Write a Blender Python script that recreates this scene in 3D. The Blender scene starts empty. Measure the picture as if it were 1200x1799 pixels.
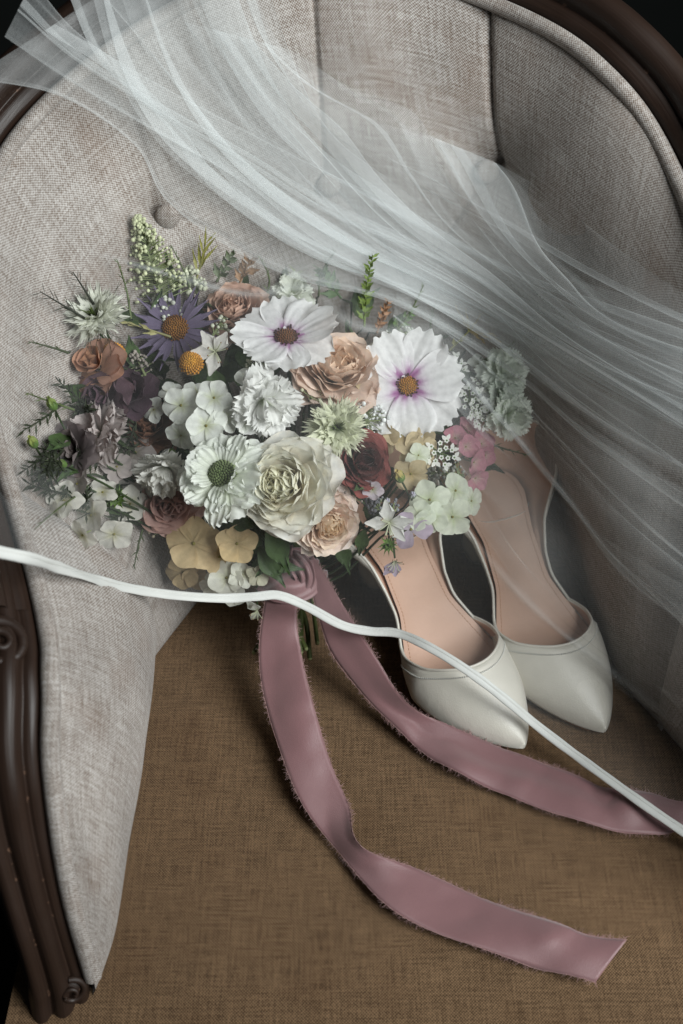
import bpy, math, random
import numpy as np
from mathutils import Vector, Matrix
from mathutils.bvhtree import BVHTree

random.seed(7); RNG = np.random.default_rng(7)
sc = bpy.context.scene
COL = sc.collection
PI = math.pi

# ------------------------------------------------------------------ camera, light, exposure
CAM_LOC = np.array((0.0, -0.59, 0.65)); PITCH = math.radians(44); LENS = 40.0
cd = bpy.data.cameras.new('camera'); cam = bpy.data.objects.new('camera', cd); COL.objects.link(cam)
cam.location = CAM_LOC; cam.rotation_euler = (PI/2 - PITCH, 0, 0)
cd.sensor_fit = 'VERTICAL'; cd.sensor_height = 36; cd.sensor_width = 24; cd.lens = LENS
cd.clip_start = 0.02; cd.clip_end = 60
cd.dof.use_dof = True; cd.dof.focus_distance = 0.74; cd.dof.aperture_fstop = 7.0
sc.camera = cam

w = bpy.data.worlds.new('World'); sc.world = w; w.use_nodes = True
w.node_tree.nodes['Background'].inputs[0].default_value = (0.80, 0.90, 1.0, 1)
w.node_tree.nodes['Background'].inputs[1].default_value = 0.020

def area(name, loc, target, size, size_y, energy, color):
    l = bpy.data.lights.new(name, 'AREA'); l.shape = 'RECTANGLE'; l.size = size; l.size_y = size_y
    l.energy = energy; l.color = color; l.spread = math.radians(120)
    o = bpy.data.objects.new(name, l); COL.objects.link(o); o.location = loc
    o.rotation_euler = (Vector(target) - Vector(loc)).to_track_quat('-Z', 'Y').to_euler()
    return o
area('window_light', (0.88, -0.72, 1.02), (0.0, 0.12, 0.28), 0.75, 1.05, 18.0, (0.93, 0.97, 0.97))

sc.view_settings.view_transform = 'Standard'; sc.view_settings.look = 'None'
sc.view_settings.exposure = 0.0; sc.view_settings.gamma = 1.0; sc.view_settings.use_curve_mapping = False
sc.cycles.use_denoising = True
sc.cycles.transparent_max_bounces = 40; sc.cycles.max_bounces = 8; sc.cycles.diffuse_bounces = 4
sc.cycles.transmission_bounces = 8

# ------------------------------------------------------------------ pixel -> ray (directions only; distances come from surfaces)
FW = np.array((0, math.cos(PITCH), -math.sin(PITCH))); UP = np.array((0, math.sin(PITCH), math.cos(PITCH))); RT = np.array((1.0, 0, 0))
def rdir(px, py):
    px = np.asarray(px, float); py = np.asarray(py, float)
    u = (px - 600) / 1200 * 24 / LENS; v = (899.5 - py) / 1799 * 36 / LENS
    return FW + u[..., None] * RT + v[..., None] * UP
def at_z(px, py, z):
    d = rdir(px, py); t = (np.asarray(z, float) - CAM_LOC[2]) / d[..., 2]
    return CAM_LOC + d * t[..., None]
def at_y(px, py, y):
    d = rdir(px, py); t = (np.asarray(y, float) - CAM_LOC[1]) / d[..., 1]
    return CAM_LOC + d * t[..., None]
def at_d(px, py, t):
    return CAM_LOC + rdir(px, py) * np.asarray(t, float)[..., None]
def z_to_d(px, py, z):
    return (np.asarray(z, float) - CAM_LOC[2]) / rdir(px, py)[..., 2]
def to_px(P):
    q = np.asarray(P) - CAM_LOC
    zf = q @ FW
    return 600 + (q @ RT) / zf * 1200 * LENS / 24, 899.5 - (q @ UP) / zf * 1799 * LENS / 36
class RBF:
    def __init__(s, pts, vals, smooth=1e-4):
        s.p = np.array(pts, float) / 1000; n = len(s.p)
        A = np.zeros((n + 3, n + 3)); A[:n, :n] = s.k(s.p, s.p) + smooth * np.eye(n)
        A[:n, n] = 1; A[:n, n+1:] = s.p; A[n, :n] = 1; A[n+1:, :n] = s.p.T
        s.w = np.linalg.solve(A, np.concatenate([vals, np.zeros(3)]))
    @staticmethod
    def k(a, b):
        r2 = ((a[:, None] - b[None]) ** 2).sum(-1) + 1e-12
        return r2 * np.log(r2) * .5
    def __call__(s, px, py):
        px, py = np.broadcast_arrays(np.asarray(px, float), np.asarray(py, float))
        q = np.stack([px.ravel(), py.ravel()], -1) / 1000
        r = s.k(q, s.p) @ s.w[:-3] + s.w[-3] + q @ s.w[-2:]
        return r.reshape(px.shape)

def catmull(pts, n):
    """n points along a smooth curve through pts, evenly spaced in arc length"""
    p = np.array(pts, float)
    ext = np.vstack([2*p[0]-p[1], p, 2*p[-1]-p[-2]])
    out = []
    for i in range(len(p)-1):
        a, b, c, d = ext[i:i+4]
        t = np.linspace(0, 1, 40, endpoint=False)[:, None]
        out.append(.5*((2*b)+(c-a)*t+(2*a-5*b+4*c-d)*t**2+(3*b-a-3*c+d)*t**3))
    out = np.vstack(out + [p[-1:]])
    s = np.concatenate([[0], np.cumsum(np.linalg.norm(np.diff(out, axis=0), axis=1))])
    q = np.linspace(0, s[-1], n)
    return np.stack([np.interp(q, s, out[:, k]) for k in range(out.shape[1])], -1)
def catmull_u(pts, n):
    """n points, evenly spaced in control index (keeps paired curves in step)"""
    p = np.array(pts, float); ext = np.vstack([2*p[0]-p[1], p, 2*p[-1]-p[-2]])
    q = np.linspace(0, len(p)-1, n); i = np.minimum(q.astype(int), len(p)-2); t = (q-i)[:, None]
    a, b, c, d = ext[i], ext[i+1], ext[i+2], ext[i+3]
    return .5*((2*b)+(c-a)*t+(2*a-5*b+4*c-d)*t**2+(3*b-a-3*c+d)*t**3)
def unit(v): return v / (np.linalg.norm(v, axis=-1, keepdims=True) + 1e-12)
def smooth_noise(x, seed, octaves=3):
    r = np.random.default_rng(seed); o = np.zeros_like(np.asarray(x, float))
    for k in range(octaves):
        for _ in range(3):
            o += r.uniform(-1, 1) * np.sin(x * (2**k) * r.uniform(.6, 1.4) * 2*PI + r.uniform(0, 6.28)) / (2**k) / 2
    return o
def noise2(x, y, seed, octaves=3):
    r = np.random.default_rng(seed); o = np.zeros(np.broadcast(x, y).shape)
    for k in range(octaves):
        for _ in range(4):
            a = r.uniform(0, 6.28); f = (2**k) * r.uniform(.6, 1.4) * 2*PI
            o += np.sin((x*math.cos(a) + y*math.sin(a)) * f + r.uniform(0, 6.28)) / (2**k) / 3
    return o

# ------------------------------------------------------------------ mesh / object helpers
def mesh_from(name, V, F, mats=(), col=None, uv=None, smooth=True, fmat=None):
    me = bpy.data.meshes.new(name)
    V = np.asarray(V, np.float32)
    if isinstance(F, np.ndarray):
        nf, k = F.shape
        me.vertices.add(len(V)); me.vertices.foreach_set('co', V.ravel())
        me.loops.add(nf*k); me.loops.foreach_set('vertex_index', F.astype(np.int32).ravel())
        me.polygons.add(nf); me.polygons.foreach_set('loop_start', np.arange(0, nf*k, k, dtype=np.int32))
        me.update(calc_edges=True); me.validate()
    else:
        me.from_pydata(V.tolist(), [], [list(map(int, f)) for f in F]); me.update()
    for m in mats: me.materials.append(m)
    if col is not None:
        a = me.color_attributes.new('col', 'FLOAT_COLOR', 'POINT')
        c = np.ones((len(V), 4), np.float32); c[:, :3] = col; a.data.foreach_set('color', c.ravel())
    if uv is not None:
        l = me.uv_layers.new(name='UVMap'); idx = np.empty(len(me.loops), np.int32); me.loops.foreach_get('vertex_index', idx)
        l.data.foreach_set('uv', np.asarray(uv, np.float32)[idx].ravel())
    if smooth: me.polygons.foreach_set('use_smooth', np.ones(len(me.polygons), bool))
    if fmat is not None: me.polygons.foreach_set('material_index', np.asarray(fmat, np.int32))
    return me
def link(name, me, parent=None, M=None, kind=None, label=None):
    o = bpy.data.objects.new(name, me); COL.objects.link(o)
    if parent is not None: o.parent = parent
    if M is not None: o.matrix_local = M
    if kind: o['kind'] = kind
    if label: o['label'] = label
    return o
def thing(name, label, cat, loc=(0, 0, 0), group=None):
    o = bpy.data.objects.new(name, None); COL.objects.link(o); o.location = loc; o.empty_display_size = .02
    o['label'] = label; o['category'] = cat
    if group: o['group'] = group
    return o
def grid_faces(nu, nv, close_u=False):
    iu = np.arange(nu if close_u else nu-1); iv = np.arange(nv-1)
    a, b = np.meshgrid(iu, iv, indexing='ij'); a2 = (a+1) % nu
    return np.stack([a*nv+b, a2*nv+b, a2*nv+b+1, a*nv+b+1], -1).reshape(-1, 4)
def grid_uv(P):
    du = np.linalg.norm(np.diff(P, axis=0), axis=-1); dv = np.linalg.norm(np.diff(P, axis=1), axis=-1)
    u = np.zeros(P.shape[:2]); v = np.zeros(P.shape[:2])
    u[1:] = np.cumsum(du.mean(1))[:, None]; v[:, 1:] = np.cumsum(dv.mean(0))[None]
    return np.stack([u, v], -1).reshape(-1, 2)
def grid_normals(P):
    return unit(np.cross(np.gradient(P, axis=0), np.gradient(P, axis=1)))
def sweep(path, prof, N=None, closed_prof=True, scale=None):
    """sweep a 2-D profile (o outward, n normal) along a path with given normals N"""
    path = np.asarray(path, float); T = unit(np.gradient(path, axis=0))
    if N is None:
        N = np.tile(np.array((0., 0, 1.)), (len(path), 1))
        N[np.abs(T[:, 2]) > .95] = (0, 1, 0)
    N = unit(N - T * (N*T).sum(-1, keepdims=True)); O = unit(np.cross(T, N))
    prof = np.asarray(prof, float)
    if scale is None: scale = np.ones(len(path))
    P = path[:, None] + (O[:, None]*prof[None, :, :1] + N[:, None]*prof[None, :, 1:]) * np.asarray(scale)[:, None, None]
    n, m = P.shape[:2]
    a, b = np.meshgrid(np.arange(n-1), np.arange(m if closed_prof else m-1), indexing='ij'); b2 = (b+1) % m
    F = np.stack([a*m+b, a*m+b2, (a+1)*m+b2, (a+1)*m+b], -1).reshape(-1, 4)
    s = np.concatenate([[0], np.cumsum(np.linalg.norm(np.diff(path, axis=0), axis=1))])
    pc = np.concatenate([[0], np.cumsum(np.linalg.norm(np.diff(prof, axis=0), axis=1))])
    uv = np.stack(np.broadcast_arrays(s[:, None], pc[None]), -1).reshape(-1, 2)
    return P.reshape(-1, 3), F, uv
def circ(r, n=8, e=1.0):
    a = np.arange(n)*2*PI/n; return np.stack([np.cos(a)*r, np.sin(a)*r*e], -1)
class MB:
    """collects pieces of one part, with point colours"""
    def __init__(s): s.V = []; s.F = []; s.C = []; s.n = 0
    def add(s, V, F, c=(1, 1, 1)):
        V = np.asarray(V, float); s.V.append(V); s.F.append(np.asarray(F) + s.n)
        c = np.asarray(c, float); s.C.append(np.broadcast_to(c, (len(V), 3))); s.n += len(V)
    def tube(s, path, r, c, n=5):
        path = np.asarray(path, float); r = np.broadcast_to(np.asarray(r, float), (len(path),))
        V, F, _ = sweep(path, circ(1, n), scale=r); s.add(V, F, c)
    def ball(s, p, r, c, n=6, m=4, sc=(1, 1, 1)):
        th = np.linspace(0, PI, m+1); ph = np.arange(n)*2*PI/n
        V = np.stack([np.sin(th)[None]*np.cos(ph)[:, None], np.sin(th)[None]*np.sin(ph)[:, None], np.broadcast_to(np.cos(th), (n, m+1))], -1)
        s.add(V.reshape(-1, 3)*r*np.array(sc)+np.asarray(p), grid_faces(n, m+1, True), c)
    def mesh(s, name, mats):
        return mesh_from(name, np.vstack(s.V), np.vstack(s.F), mats, col=np.vstack(s.C))

# ------------------------------------------------------------------ materials
def mat(name):
    m = bpy.data.materials.new(name); m.use_nodes = True; nt = m.node_tree
    for n in list(nt.nodes):
        if n.type != 'OUTPUT_MATERIAL': nt.nodes.remove(n)
    return m, nt, nt.nodes['Material Output']
def nd(nt, typ, ins=None, **props):
    n = nt.nodes.new(typ)
    for k, v in props.items(): setattr(n, k, v)
    for k, v in (ins or {}).items():
        if hasattr(v, 'is_output') or isinstance(v, bpy.types.NodeSocket): nt.links.new(v, n.inputs[k])
        else: n.inputs[k].default_value = v
    return n
def math_(nt, op, a, b=0.0):
    return nd(nt, 'ShaderNodeMath', {0: a, 1: b}, operation=op).outputs[0]
def mixc(nt, f, a, b, mode='MIX'):
    n = nd(nt, 'ShaderNodeMix', data_type='RGBA', blend_type=mode)
    for i, v in ((0, f), (6, a), (7, b)):
        if isinstance(v, bpy.types.NodeSocket): nt.links.new(v, n.inputs[i])
        else: n.inputs[i].default_value = v if i == 0 else (*v, 1)
    return n.outputs[2]
def linen(name, light, dark, pitch=.0017, mottle=(.8, 1.1)):
    m, nt, out = mat(name)
    uv = nd(nt, 'ShaderNodeUVMap').outputs[0]
    dist = nd(nt, 'ShaderNodeTexNoise', {'Vector': uv, 'Scale': 190.0, 'Detail': 3.0})
    sep0 = nd(nt, 'ShaderNodeSeparateXYZ', {0: dist.outputs['Color']})
    sep = nd(nt, 'ShaderNodeSeparateXYZ', {0: uv})
    f = 2*PI/pitch
    u = math_(nt, 'ADD', math_(nt, 'MULTIPLY', sep.outputs[0], f), math_(nt, 'MULTIPLY', sep0.outputs[0], 4.0))
    v = math_(nt, 'ADD', math_(nt, 'MULTIPLY', sep.outputs[1], f), math_(nt, 'MULTIPLY', sep0.outputs[1], 4.0))
    wv = math_(nt, 'MULTIPLY', math_(nt, 'SINE', u), math_(nt, 'SINE', v))
    def slub(sx, sy):
        mp = nd(nt, 'ShaderNodeMapping', {'Vector': uv, 'Scale': (sx, sy, 1)})
        return nd(nt, 'ShaderNodeTexNoise', {'Vector': mp.outputs[0], 'Scale': 1.0, 'Detail': 3.0}).outputs[0]
    s1 = slub(700, 45); s2 = slub(45, 700); fine = slub(620, 620); big = slub(14, 14)
    h = math_(nt, 'ADD', math_(nt, 'MULTIPLY', wv, .27), math_(nt, 'MULTIPLY', math_(nt, 'ADD', s1, s2), .55))
    h = math_(nt, 'ADD', h, math_(nt, 'MULTIPLY', fine, .6))
    r = nd(nt, 'ShaderNodeMapRange', {0: h, 1: .60, 2: 1.12}).outputs[0]
    c = mixc(nt, r, dark, light)
    b = nd(nt, 'ShaderNodeMapRange', {0: big, 1: .3, 2: .7, 3: mottle[0], 4: mottle[1]}).outputs[0]
    cb = nd(nt, 'ShaderNodeCombineColor', {0: b, 1: b, 2: b}).outputs[0]
    c = mixc(nt, 1.0, c, cb, 'MULTIPLY')
    # scattered dark flecks in the yarn
    fl = nd(nt, 'ShaderNodeMapRange', {0: slub(150, 260), 1: .70, 2: .78}).outputs[0]
    c = mixc(nt, math_(nt, 'MULTIPLY', fl, .55), c, tuple(x*.45 for x in dark))
    st = nd(nt, 'ShaderNodeMapRange', {0: slub(26, 19), 1: .52, 2: .80}).outputs[0]          # old brownish stains
    c = mixc(nt, math_(nt, 'MULTIPLY', st, .38), c, tuple(x*y for x, y in zip(dark, (1.15, .95, .8))))
    bp = nd(nt, 'ShaderNodeBump', {'Strength': .5, 'Distance': .0006, 'Height': h})
    bs = nd(nt, 'ShaderNodeBsdfPrincipled', {'Base Color': c, 'Roughness': .95, 'Normal': bp.outputs[0], 'Specular IOR Level': .12, 'Sheen Weight': .12})
    nt.links.new(bs.outputs[0], out.inputs[0]); return m
LINEN = linen('linen', (.46, .435, .41), (.135, .100, .078))
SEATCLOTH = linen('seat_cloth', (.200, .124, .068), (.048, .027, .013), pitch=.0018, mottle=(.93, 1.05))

def wood_mat():
    m, nt, out = mat('walnut')
    uv = nd(nt, 'ShaderNodeUVMap').outputs[0]
    mp = nd(nt, 'ShaderNodeMapping', {'Vector': uv, 'Scale': (18, 420, 1)})
    g = nd(nt, 'ShaderNodeTexNoise', {'Vector': mp.outputs[0], 'Scale': 1.0, 'Detail': 4.0, 'Distortion': .4}).outputs[0]
    tc = nd(nt, 'ShaderNodeTexCoord').outputs['Object']
    big = nd(nt, 'ShaderNodeTexNoise', {'Vector': tc, 'Scale': 22.0, 'Detail': 4.0}).outputs[0]
    wear = nd(nt, 'ShaderNodeMapRange', {0: nd(nt, 'ShaderNodeTexNoise', {'Vector': tc, 'Scale': 130.0, 'Detail': 4.0}).outputs[0], 1: .62, 2: .72}).outputs[0]
    c = mixc(nt, g, (.006, .004, .003), (.034, .020, .014))
    c = mixc(nt, math_(nt, 'MULTIPLY', big, .7), c, (.022, .010, .006))
    geo = nd(nt, 'ShaderNodeNewGeometry').outputs['Pointiness']
    edge = nd(nt, 'ShaderNodeMapRange', {0: geo, 1: .51, 2: .56}).outputs[0]
    c = mixc(nt, math_(nt, 'MULTIPLY', math_(nt, 'MULTIPLY', wear, edge), .8), c, (.20, .11, .07))
    bp = nd(nt, 'ShaderNodeBump', {'Strength': .5, 'Distance': .0008, 'Height': g})
    ro = nd(nt, 'ShaderNodeMapRange', {0: big, 1: .3, 2: .7, 3: .36, 4: .6}).outputs[0]
    bs = nd(nt, 'ShaderNodeBsdfPrincipled', {'Base Color': c, 'Roughness': ro, 'Normal': bp.outputs[0], 'Specular IOR Level': .3})
    nt.links.new(bs.outputs[0], out.inputs[0]); return m
WOOD = wood_mat()

def petal_mat(name, transl=.35, rough=.7, var=.12):
    m, nt, out = mat(name)
    c = nd(nt, 'ShaderNodeAttribute', attribute_name='col').outputs['Color']
    tc = nd(nt, 'ShaderNodeTexCoord').outputs['Object']
    n1 = nd(nt, 'ShaderNodeTexNoise', {'Vector': tc, 'Scale': 260.0, 'Detail': 3.0}).outputs[0]
    v = nd(nt, 'ShaderNodeMapRange', {0: n1, 1: .3, 2: .7, 3: 1-var, 4: 1+var*.4}).outputs[0]
    cb = nd(nt, 'ShaderNodeCombineColor', {0: v, 1: v, 2: v}).outputs[0]
    c = mixc(nt, 1.0, c, cb, 'MULTIPLY')
    bp = nd(nt, 'ShaderNodeBump', {'Strength': .25, 'Distance': .0006, 'Height': n1})
    d = nd(nt, 'ShaderNodeBsdfPrincipled', {'Base Color': c, 'Roughness': rough, 'Specular IOR Level': .2, 'Normal': bp.outputs[0], 'Sheen Weight': .08})
    t = nd(nt, 'ShaderNodeBsdfTranslucent', {'Color': c})
    mx = nd(nt, 'ShaderNodeMixShader', {0: transl, 1: d.outputs[0], 2: t.outputs[0]})
    nt.links.new(mx.outputs[0], out.inputs[0]); return m
PETAL = petal_mat('petal', .45); LEAF = petal_mat('leaf', .18, .5, .3); BEAD = petal_mat('seed', .08, .6, .25)

def tulle_mat():
    m, nt, out = mat('tulle')
    at = nd(nt, 'ShaderNodeAttribute', attribute_name='col').outputs['Fac']     # cover of the net: seams and gathers are denser
    geo = nd(nt, 'ShaderNodeNewGeometry')
    dt = nd(nt, 'ShaderNodeVectorMath', {0: geo.outputs['Normal'], 1: geo.outputs['Incoming']}, operation='DOT_PRODUCT').outputs['Value']
    c = math_(nt, 'MAXIMUM', math_(nt, 'ABSOLUTE', dt), .22)
    # a net seen edge-on covers more: 1-(1-a)^(1/cos)
    op = math_(nt, 'SUBTRACT', 1.0, math_(nt, 'POWER', math_(nt, 'SUBTRACT', 1.0, at), math_(nt, 'DIVIDE', 1.0, c)))
    uv = nd(nt, 'ShaderNodeUVMap').outputs[0]
    mesh = nd(nt, 'ShaderNodeTexVoronoi', {'Vector': uv, 'Scale': 620.0}, feature='DISTANCE_TO_EDGE').outputs['Distance']
    net = nd(nt, 'ShaderNodeMapRange', {0: mesh, 1: .02, 2: .3, 3: 1.15, 4: .88}).outputs[0]
    op = math_(nt, 'MINIMUM', math_(nt, 'MULTIPLY', op, net), 1.0)
    d = nd(nt, 'ShaderNodeBsdfDiffuse', {'Color': (.82, .85, .85, 1)})
    t = nd(nt, 'ShaderNodeBsdfTranslucent', {'Color': (.82, .85, .85, 1)})
    s = nd(nt, 'ShaderNodeMixShader', {0: .45, 1: d.outputs[0], 2: t.outputs[0]})
    tr = nd(nt, 'ShaderNodeBsdfTransparent')
    mx = nd(nt, 'ShaderNodeMixShader', {0: op, 1: tr.outputs[0], 2: s.outputs[0]})
    nt.links.new(mx.outputs[0], out.inputs[0]); return m
TULLE = tulle_mat()

def satin(name, col, rough=.38, aniso=.6, bump=.12, scale=900.0, sheen=.3, spec=.5):
    m, nt, out = mat(name)
    tc = nd(nt, 'ShaderNodeTexCoord').outputs['Object']
    n1 = nd(nt, 'ShaderNodeTexNoise', {'Vector': tc, 'Scale': scale, 'Detail': 3.0}).outputs[0]
    n2 = nd(nt, 'ShaderNodeTexNoise', {'Vector': tc, 'Scale': 60.0, 'Detail': 4.0}).outputs[0]
    c = mixc(nt, n2, tuple(x*.9 for x in col), tuple(min(1, x*1.08) for x in col))
    h = math_(nt, 'ADD', n1, math_(nt, 'MULTIPLY', n2, 2.0))
    bp = nd(nt, 'ShaderNodeBump', {'Strength': bump, 'Distance': .001, 'Height': h})
    bs = nd(nt, 'ShaderNodeBsdfPrincipled', {'Base Color': c, 'Roughness': rough, 'Anisotropic': aniso, 'Normal': bp.outputs[0],
            'Sheen Weight': sheen, 'Specular IOR Level': spec})
    nt.links.new(bs.outputs[0], out.inputs[0]); return m
IVORY = satin('ivory_satin', (.62, .59, .52), .30, .6, .30, 1300, .25, .6)
LINING = satin('nude_leather', (.54, .345, .255), .45, 0, .1, 400, 0, .35)
SOLE = satin('tan_sole', (.42, .22, .12), .5, 0, .1, 400, 0, .3)
BINDING = satin('white_binding', (.54, .545, .52), .55, .5, .3, 1200, .2, .35)
STITCH = satin('stitching', (.62, .62, .58), .7, 0, .3, 1500, 0, .2)
PINK = satin('dusty_pink_satin', (.205, .108, .112), .46, .6, .22, 1700, .3, .45)
FRAY = satin('frayed_silk', (.34, .20, .19), .8, 0, .2, 1400, .2, .2)
def plain(name, c, r=.8):
    m, nt, out = mat(name)
    n = nd(nt, 'ShaderNodeTexNoise', {'Scale': 6.0, 'Detail': 5.0})
    cc = mixc(nt, n.outputs[0], tuple(x*.6 for x in c), tuple(x*1.3 for x in c))
    b = nd(nt, 'ShaderNodeBsdfPrincipled', {'Base Color': cc, 'Roughness': r, 'Specular IOR Level': .2})
    nt.links.new(b.outputs[0], out.inputs[0]); return m

# ------------------------------------------------------------------ setting: dark room behind the chair
def sheet(name, V, m):
    o = link(name, mesh_from(name, V, [(0, 1, 2, 3)], [m], smooth=False)); o['kind'] = 'structure'; return o
sheet('floor', [(-4, -3, -.42), (4, -3, -.42), (4, 3, -.42), (-4, 3, -.42)], plain('dark_boards', (.010, .009, .008)))
sheet('wall', [(-4, 1.9, -.42), (4, 1.9, -.42), (4, 1.9, 3), (-4, 1.9, 3)], plain('dark_paint', (.010, .012, .011)))

# ------------------------------------------------------------------ the chair
chair = thing('armchair', 'antique tub armchair with carved dark wood frame and buttoned linen upholstery', 'armchair', (0.05, 0, -.42))
def cpart(name, me, parent=None, **k):
    o = link(name, me, parent or chair, **k)
    if parent is None: o.matrix_parent_inverse = Matrix.Translation((-.05, 0, .42))
    return o
# seat-line (bottom) and welt-line (top) of the upholstery, in metres, seat top at z = 0
armB = [(-.1405, -.312, .002), (-.146, -.292, 0), (-.152, -.24, 0), (-.152, -.18, 0), (-.146, -.11, 0), (-.138, -.058, 0)]
armW = [(-.1405, -.310, .010), (-.147, -.290, .08), (-.149, -.262, .15), (-.150, -.23, .18), (-.163, -.18, .192), (-.198, -.105, .215)]
backB = [(-.146, -.088, 0), (-.118, -.03, 0), (-.085, .03, 0), (-.035, .085, 0), (.03, .105, 0), (.08, .10, 0), (.135, .090, 0), (.178, .022, 0), (.200, -.085, 0), (.225, -.135, 0)]
backW = [(-.212, -.118, .212), (-.223, -.02, .262), (-.21, .06, .318), (-.148, .13, .359), (-.06, .19, .386), (.005, .20, .390), (.093, .18, .373), (.161, .12, .355), (.21, .05, .306), (.236, -.04, .255)]
rarmB = [(.222, -.13, 0), (.252, -.19, 0), (.270, -.24, 0), (.280, -.285, 0), (.284, -.312, 0)]
rarmW = [(.235, -.05, .25), (.260, -.15, .20), (.282, -.23, .18), (.286, -.262, .15), (.286, -.290, .08), (.284, -.309, .012)]
rarmB = [(.222, -.13, 0)] + rarmB

def pad(name, B, W, nu, nv, bulge, creases=(), dents=(), below=-.03, power=.6, flip=False, ends=.07):
    b = catmull_u(B, nu); w_ = catmull_u(W, nu)
    v = np.linspace(0, 1, nv)
    P = b[:, None]*(1-v)[None, :, None] + w_[:, None]*v[None, :, None]
    N = grid_normals(P)
    if flip: N = -N
    u = np.linspace(0, 1, nu)
    prof = np.sin(PI*np.clip(v, 0, 1))**power
    edge = np.minimum(np.minimum(np.sin(np.clip(u/ends, 0, 1)*PI/2)**1.3 if ends > .3 else u/ends, (1-u)/.07), 1)**.6
    P = P + N*(bulge*prof[None, :]*edge[:, None])[..., None]
    px, py = to_px(P)
    disp = np.zeros((nu, nv))
    for (cx, cy, rad, dep) in dents:
        r = np.hypot(px-cx, py-cy); disp -= dep*np.exp(-(r/rad)**1.3)
    for (line, wid, dep) in creases:
        L = np.array(line, float); L = catmull(L, 60)
        d2 = np.full((nu, nv), 1e9); tt = np.zeros((nu, nv))
        for k in range(len(L)):
            q = (px-L[k, 0])**2 + (py-L[k, 1])**2; s = q < d2; d2[s] = q[s]; tt[s] = k/(len(L)-1)
        d = np.sqrt(d2)
        disp -= dep*(.55*np.exp(-(d/wid)**2) + .45*np.exp(-(d/(wid*6))**1.2))
    P = P + N*disp[..., None]
    # tuck the lower edge down behind the seat
    low = b + np.array((0, 0, below)) - N[:, 0]*.012
    P = np.concatenate([low[:, None], P], 1)
    return P
def pad_part(name, P, m, flip=False):
    F = grid_faces(*P.shape[:2])
    if flip: F = F[:, ::-1]
    return cpart(name, mesh_from(name, P.reshape(-1, 3), F, [m], uv=grid_uv(P)))
BTN = [(295, 378), (577, 332), (853, 300)]
creases = [([(855, -40), (856, 120), (858, 250), (855, 298)], 5, .008), ([(548, -60), (556, 80), (566, 220), (577, 330)], 4, .007),
           ([(200, 60), (235, 200), (275, 320), (295, 376)], 9, .006), ([(295, 380), (370, 405), (440, 450), (520, 520)], 5, .006),
           ([(577, 332), (500, 420), (450, 470)], 6, .005), ([(577, 332), (660, 420), (720, 520)], 6, .005), ([(853, 302), (780, 420), (720, 520)], 6, .005),
           ([(853, 302), (920, 400), (1010, 500)], 9, .003)]
def oriented(B, W, nu, nv, bulge, toward, **k):
    """choose the normal sign so that the pad bulges towards the sitter"""
    base = pad('p', B, W, nu, nv, 1e-6, **k)
    N = grid_normals(base)[nu//2, nv//2]
    return N @ np.array(toward) < 0
fl = oriented(backB, backW, 60, 40, 0, (0, -1, .3))
PB = pad('back', backB, backW, 360, 260, .020, creases, [(x, y, 64, .016) for x, y in BTN], flip=fl)
pad_part('back_cushion', PB, LINEN)
fl = oriented(armB, armW, 60, 40, 0, (1, 0, 0.2))
PA = pad('arm', armB, armW, 160, 100, .034, flip=fl, power=.7, ends=.62); pad_part('arm_cushion', PA, LINEN)
fl = oriented(rarmB, rarmW, 60, 40, 0, (-1, 0, 0.2))
PR = pad('rarm', rarmB, rarmW, 90, 60, .014, flip=fl); pad_part('arm_cushion', PR, LINEN)

# seat cushion: one domed sheet that rolls over at the front
xs = np.linspace(-.19, .33, 150); ys = np.linspace(-.47, .15, 170)
X, Y = np.meshgrid(xs, ys, indexing='ij')
Z = .004*np.cos((X-.05)/.25*1.4) - .006 + .0016*noise2(X*5, Y*5, 3, 2)
fr = np.clip((-Y-.40)/.07, 0, 1); Z = Z - .10*(1-np.sqrt(np.clip(1-fr**2, 0, 1)))
S = np.stack([X, Y, Z], -1)
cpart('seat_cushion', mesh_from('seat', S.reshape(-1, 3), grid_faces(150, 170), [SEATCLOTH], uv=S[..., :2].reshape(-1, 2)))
def seat_z(x, y): return .004*np.cos((x-.05)/.25*1.4) - .006 + .0016*noise2(x*5, y*5, 3, 2)

# the full top line, running left arm -> back -> right arm
topline = catmull(armW[:-1] + backW[1:-1] + rarmW[1:], 420)
# normals of the top line: up on the arms, towards the sitter on the back, forwards at the arm ends
cN = [(.35, -.85, .35), (.30, -.80, .6), (.30, -.45, .85), (.35, -.2, .95), (.45, -.15, .9), (.62, -.25, .75), (.60, -.45, .66), (.35, -.66, .66),
      (.12, -.75, .64), (0, -.76, .64), (-.14, -.75, .64), (-.34, -.66, .66), (-.60, -.45, .66), (-.5, -.2, .85), (-.35, -.2, .95), (-.30, -.45, .85), (-.30, -.80, .6), (-.35, -.85, .35)]
ctrl = np.array(armW[:-1] + backW[1:-1] + rarmW[1:]); cN = np.array(cN)
if len(cN) != len(ctrl):
    q = np.linspace(0, 1, len(ctrl)); cN = np.stack([np.interp(q, np.linspace(0, 1, len(cN)), cN[:, k]) for k in range(3)], -1)
cd2 = ((topline[:, None]-ctrl[None])**2).sum(-1); wts = 1/(cd2+2e-4)**1.5; topN = unit((wts[..., None]*cN[None]).sum(1)/wts.sum(1, keepdims=True))
Tt = unit(np.gradient(topline, axis=0)); Oo = unit(np.cross(Tt, topN))
mid = np.array((.02, -.05, .15)); sgn = 1.0 if ((Oo*(topline-mid)).sum(-1)).mean() > 0 else -1.0
# welt piping
wp = topline[1:-1] + topN[1:-1]*.001
V, F, uv = sweep(wp, circ(.0052, 10), topN[1:-1])
cpart('welt', mesh_from('welt', V, F, [LINEN], uv=uv))
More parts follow.
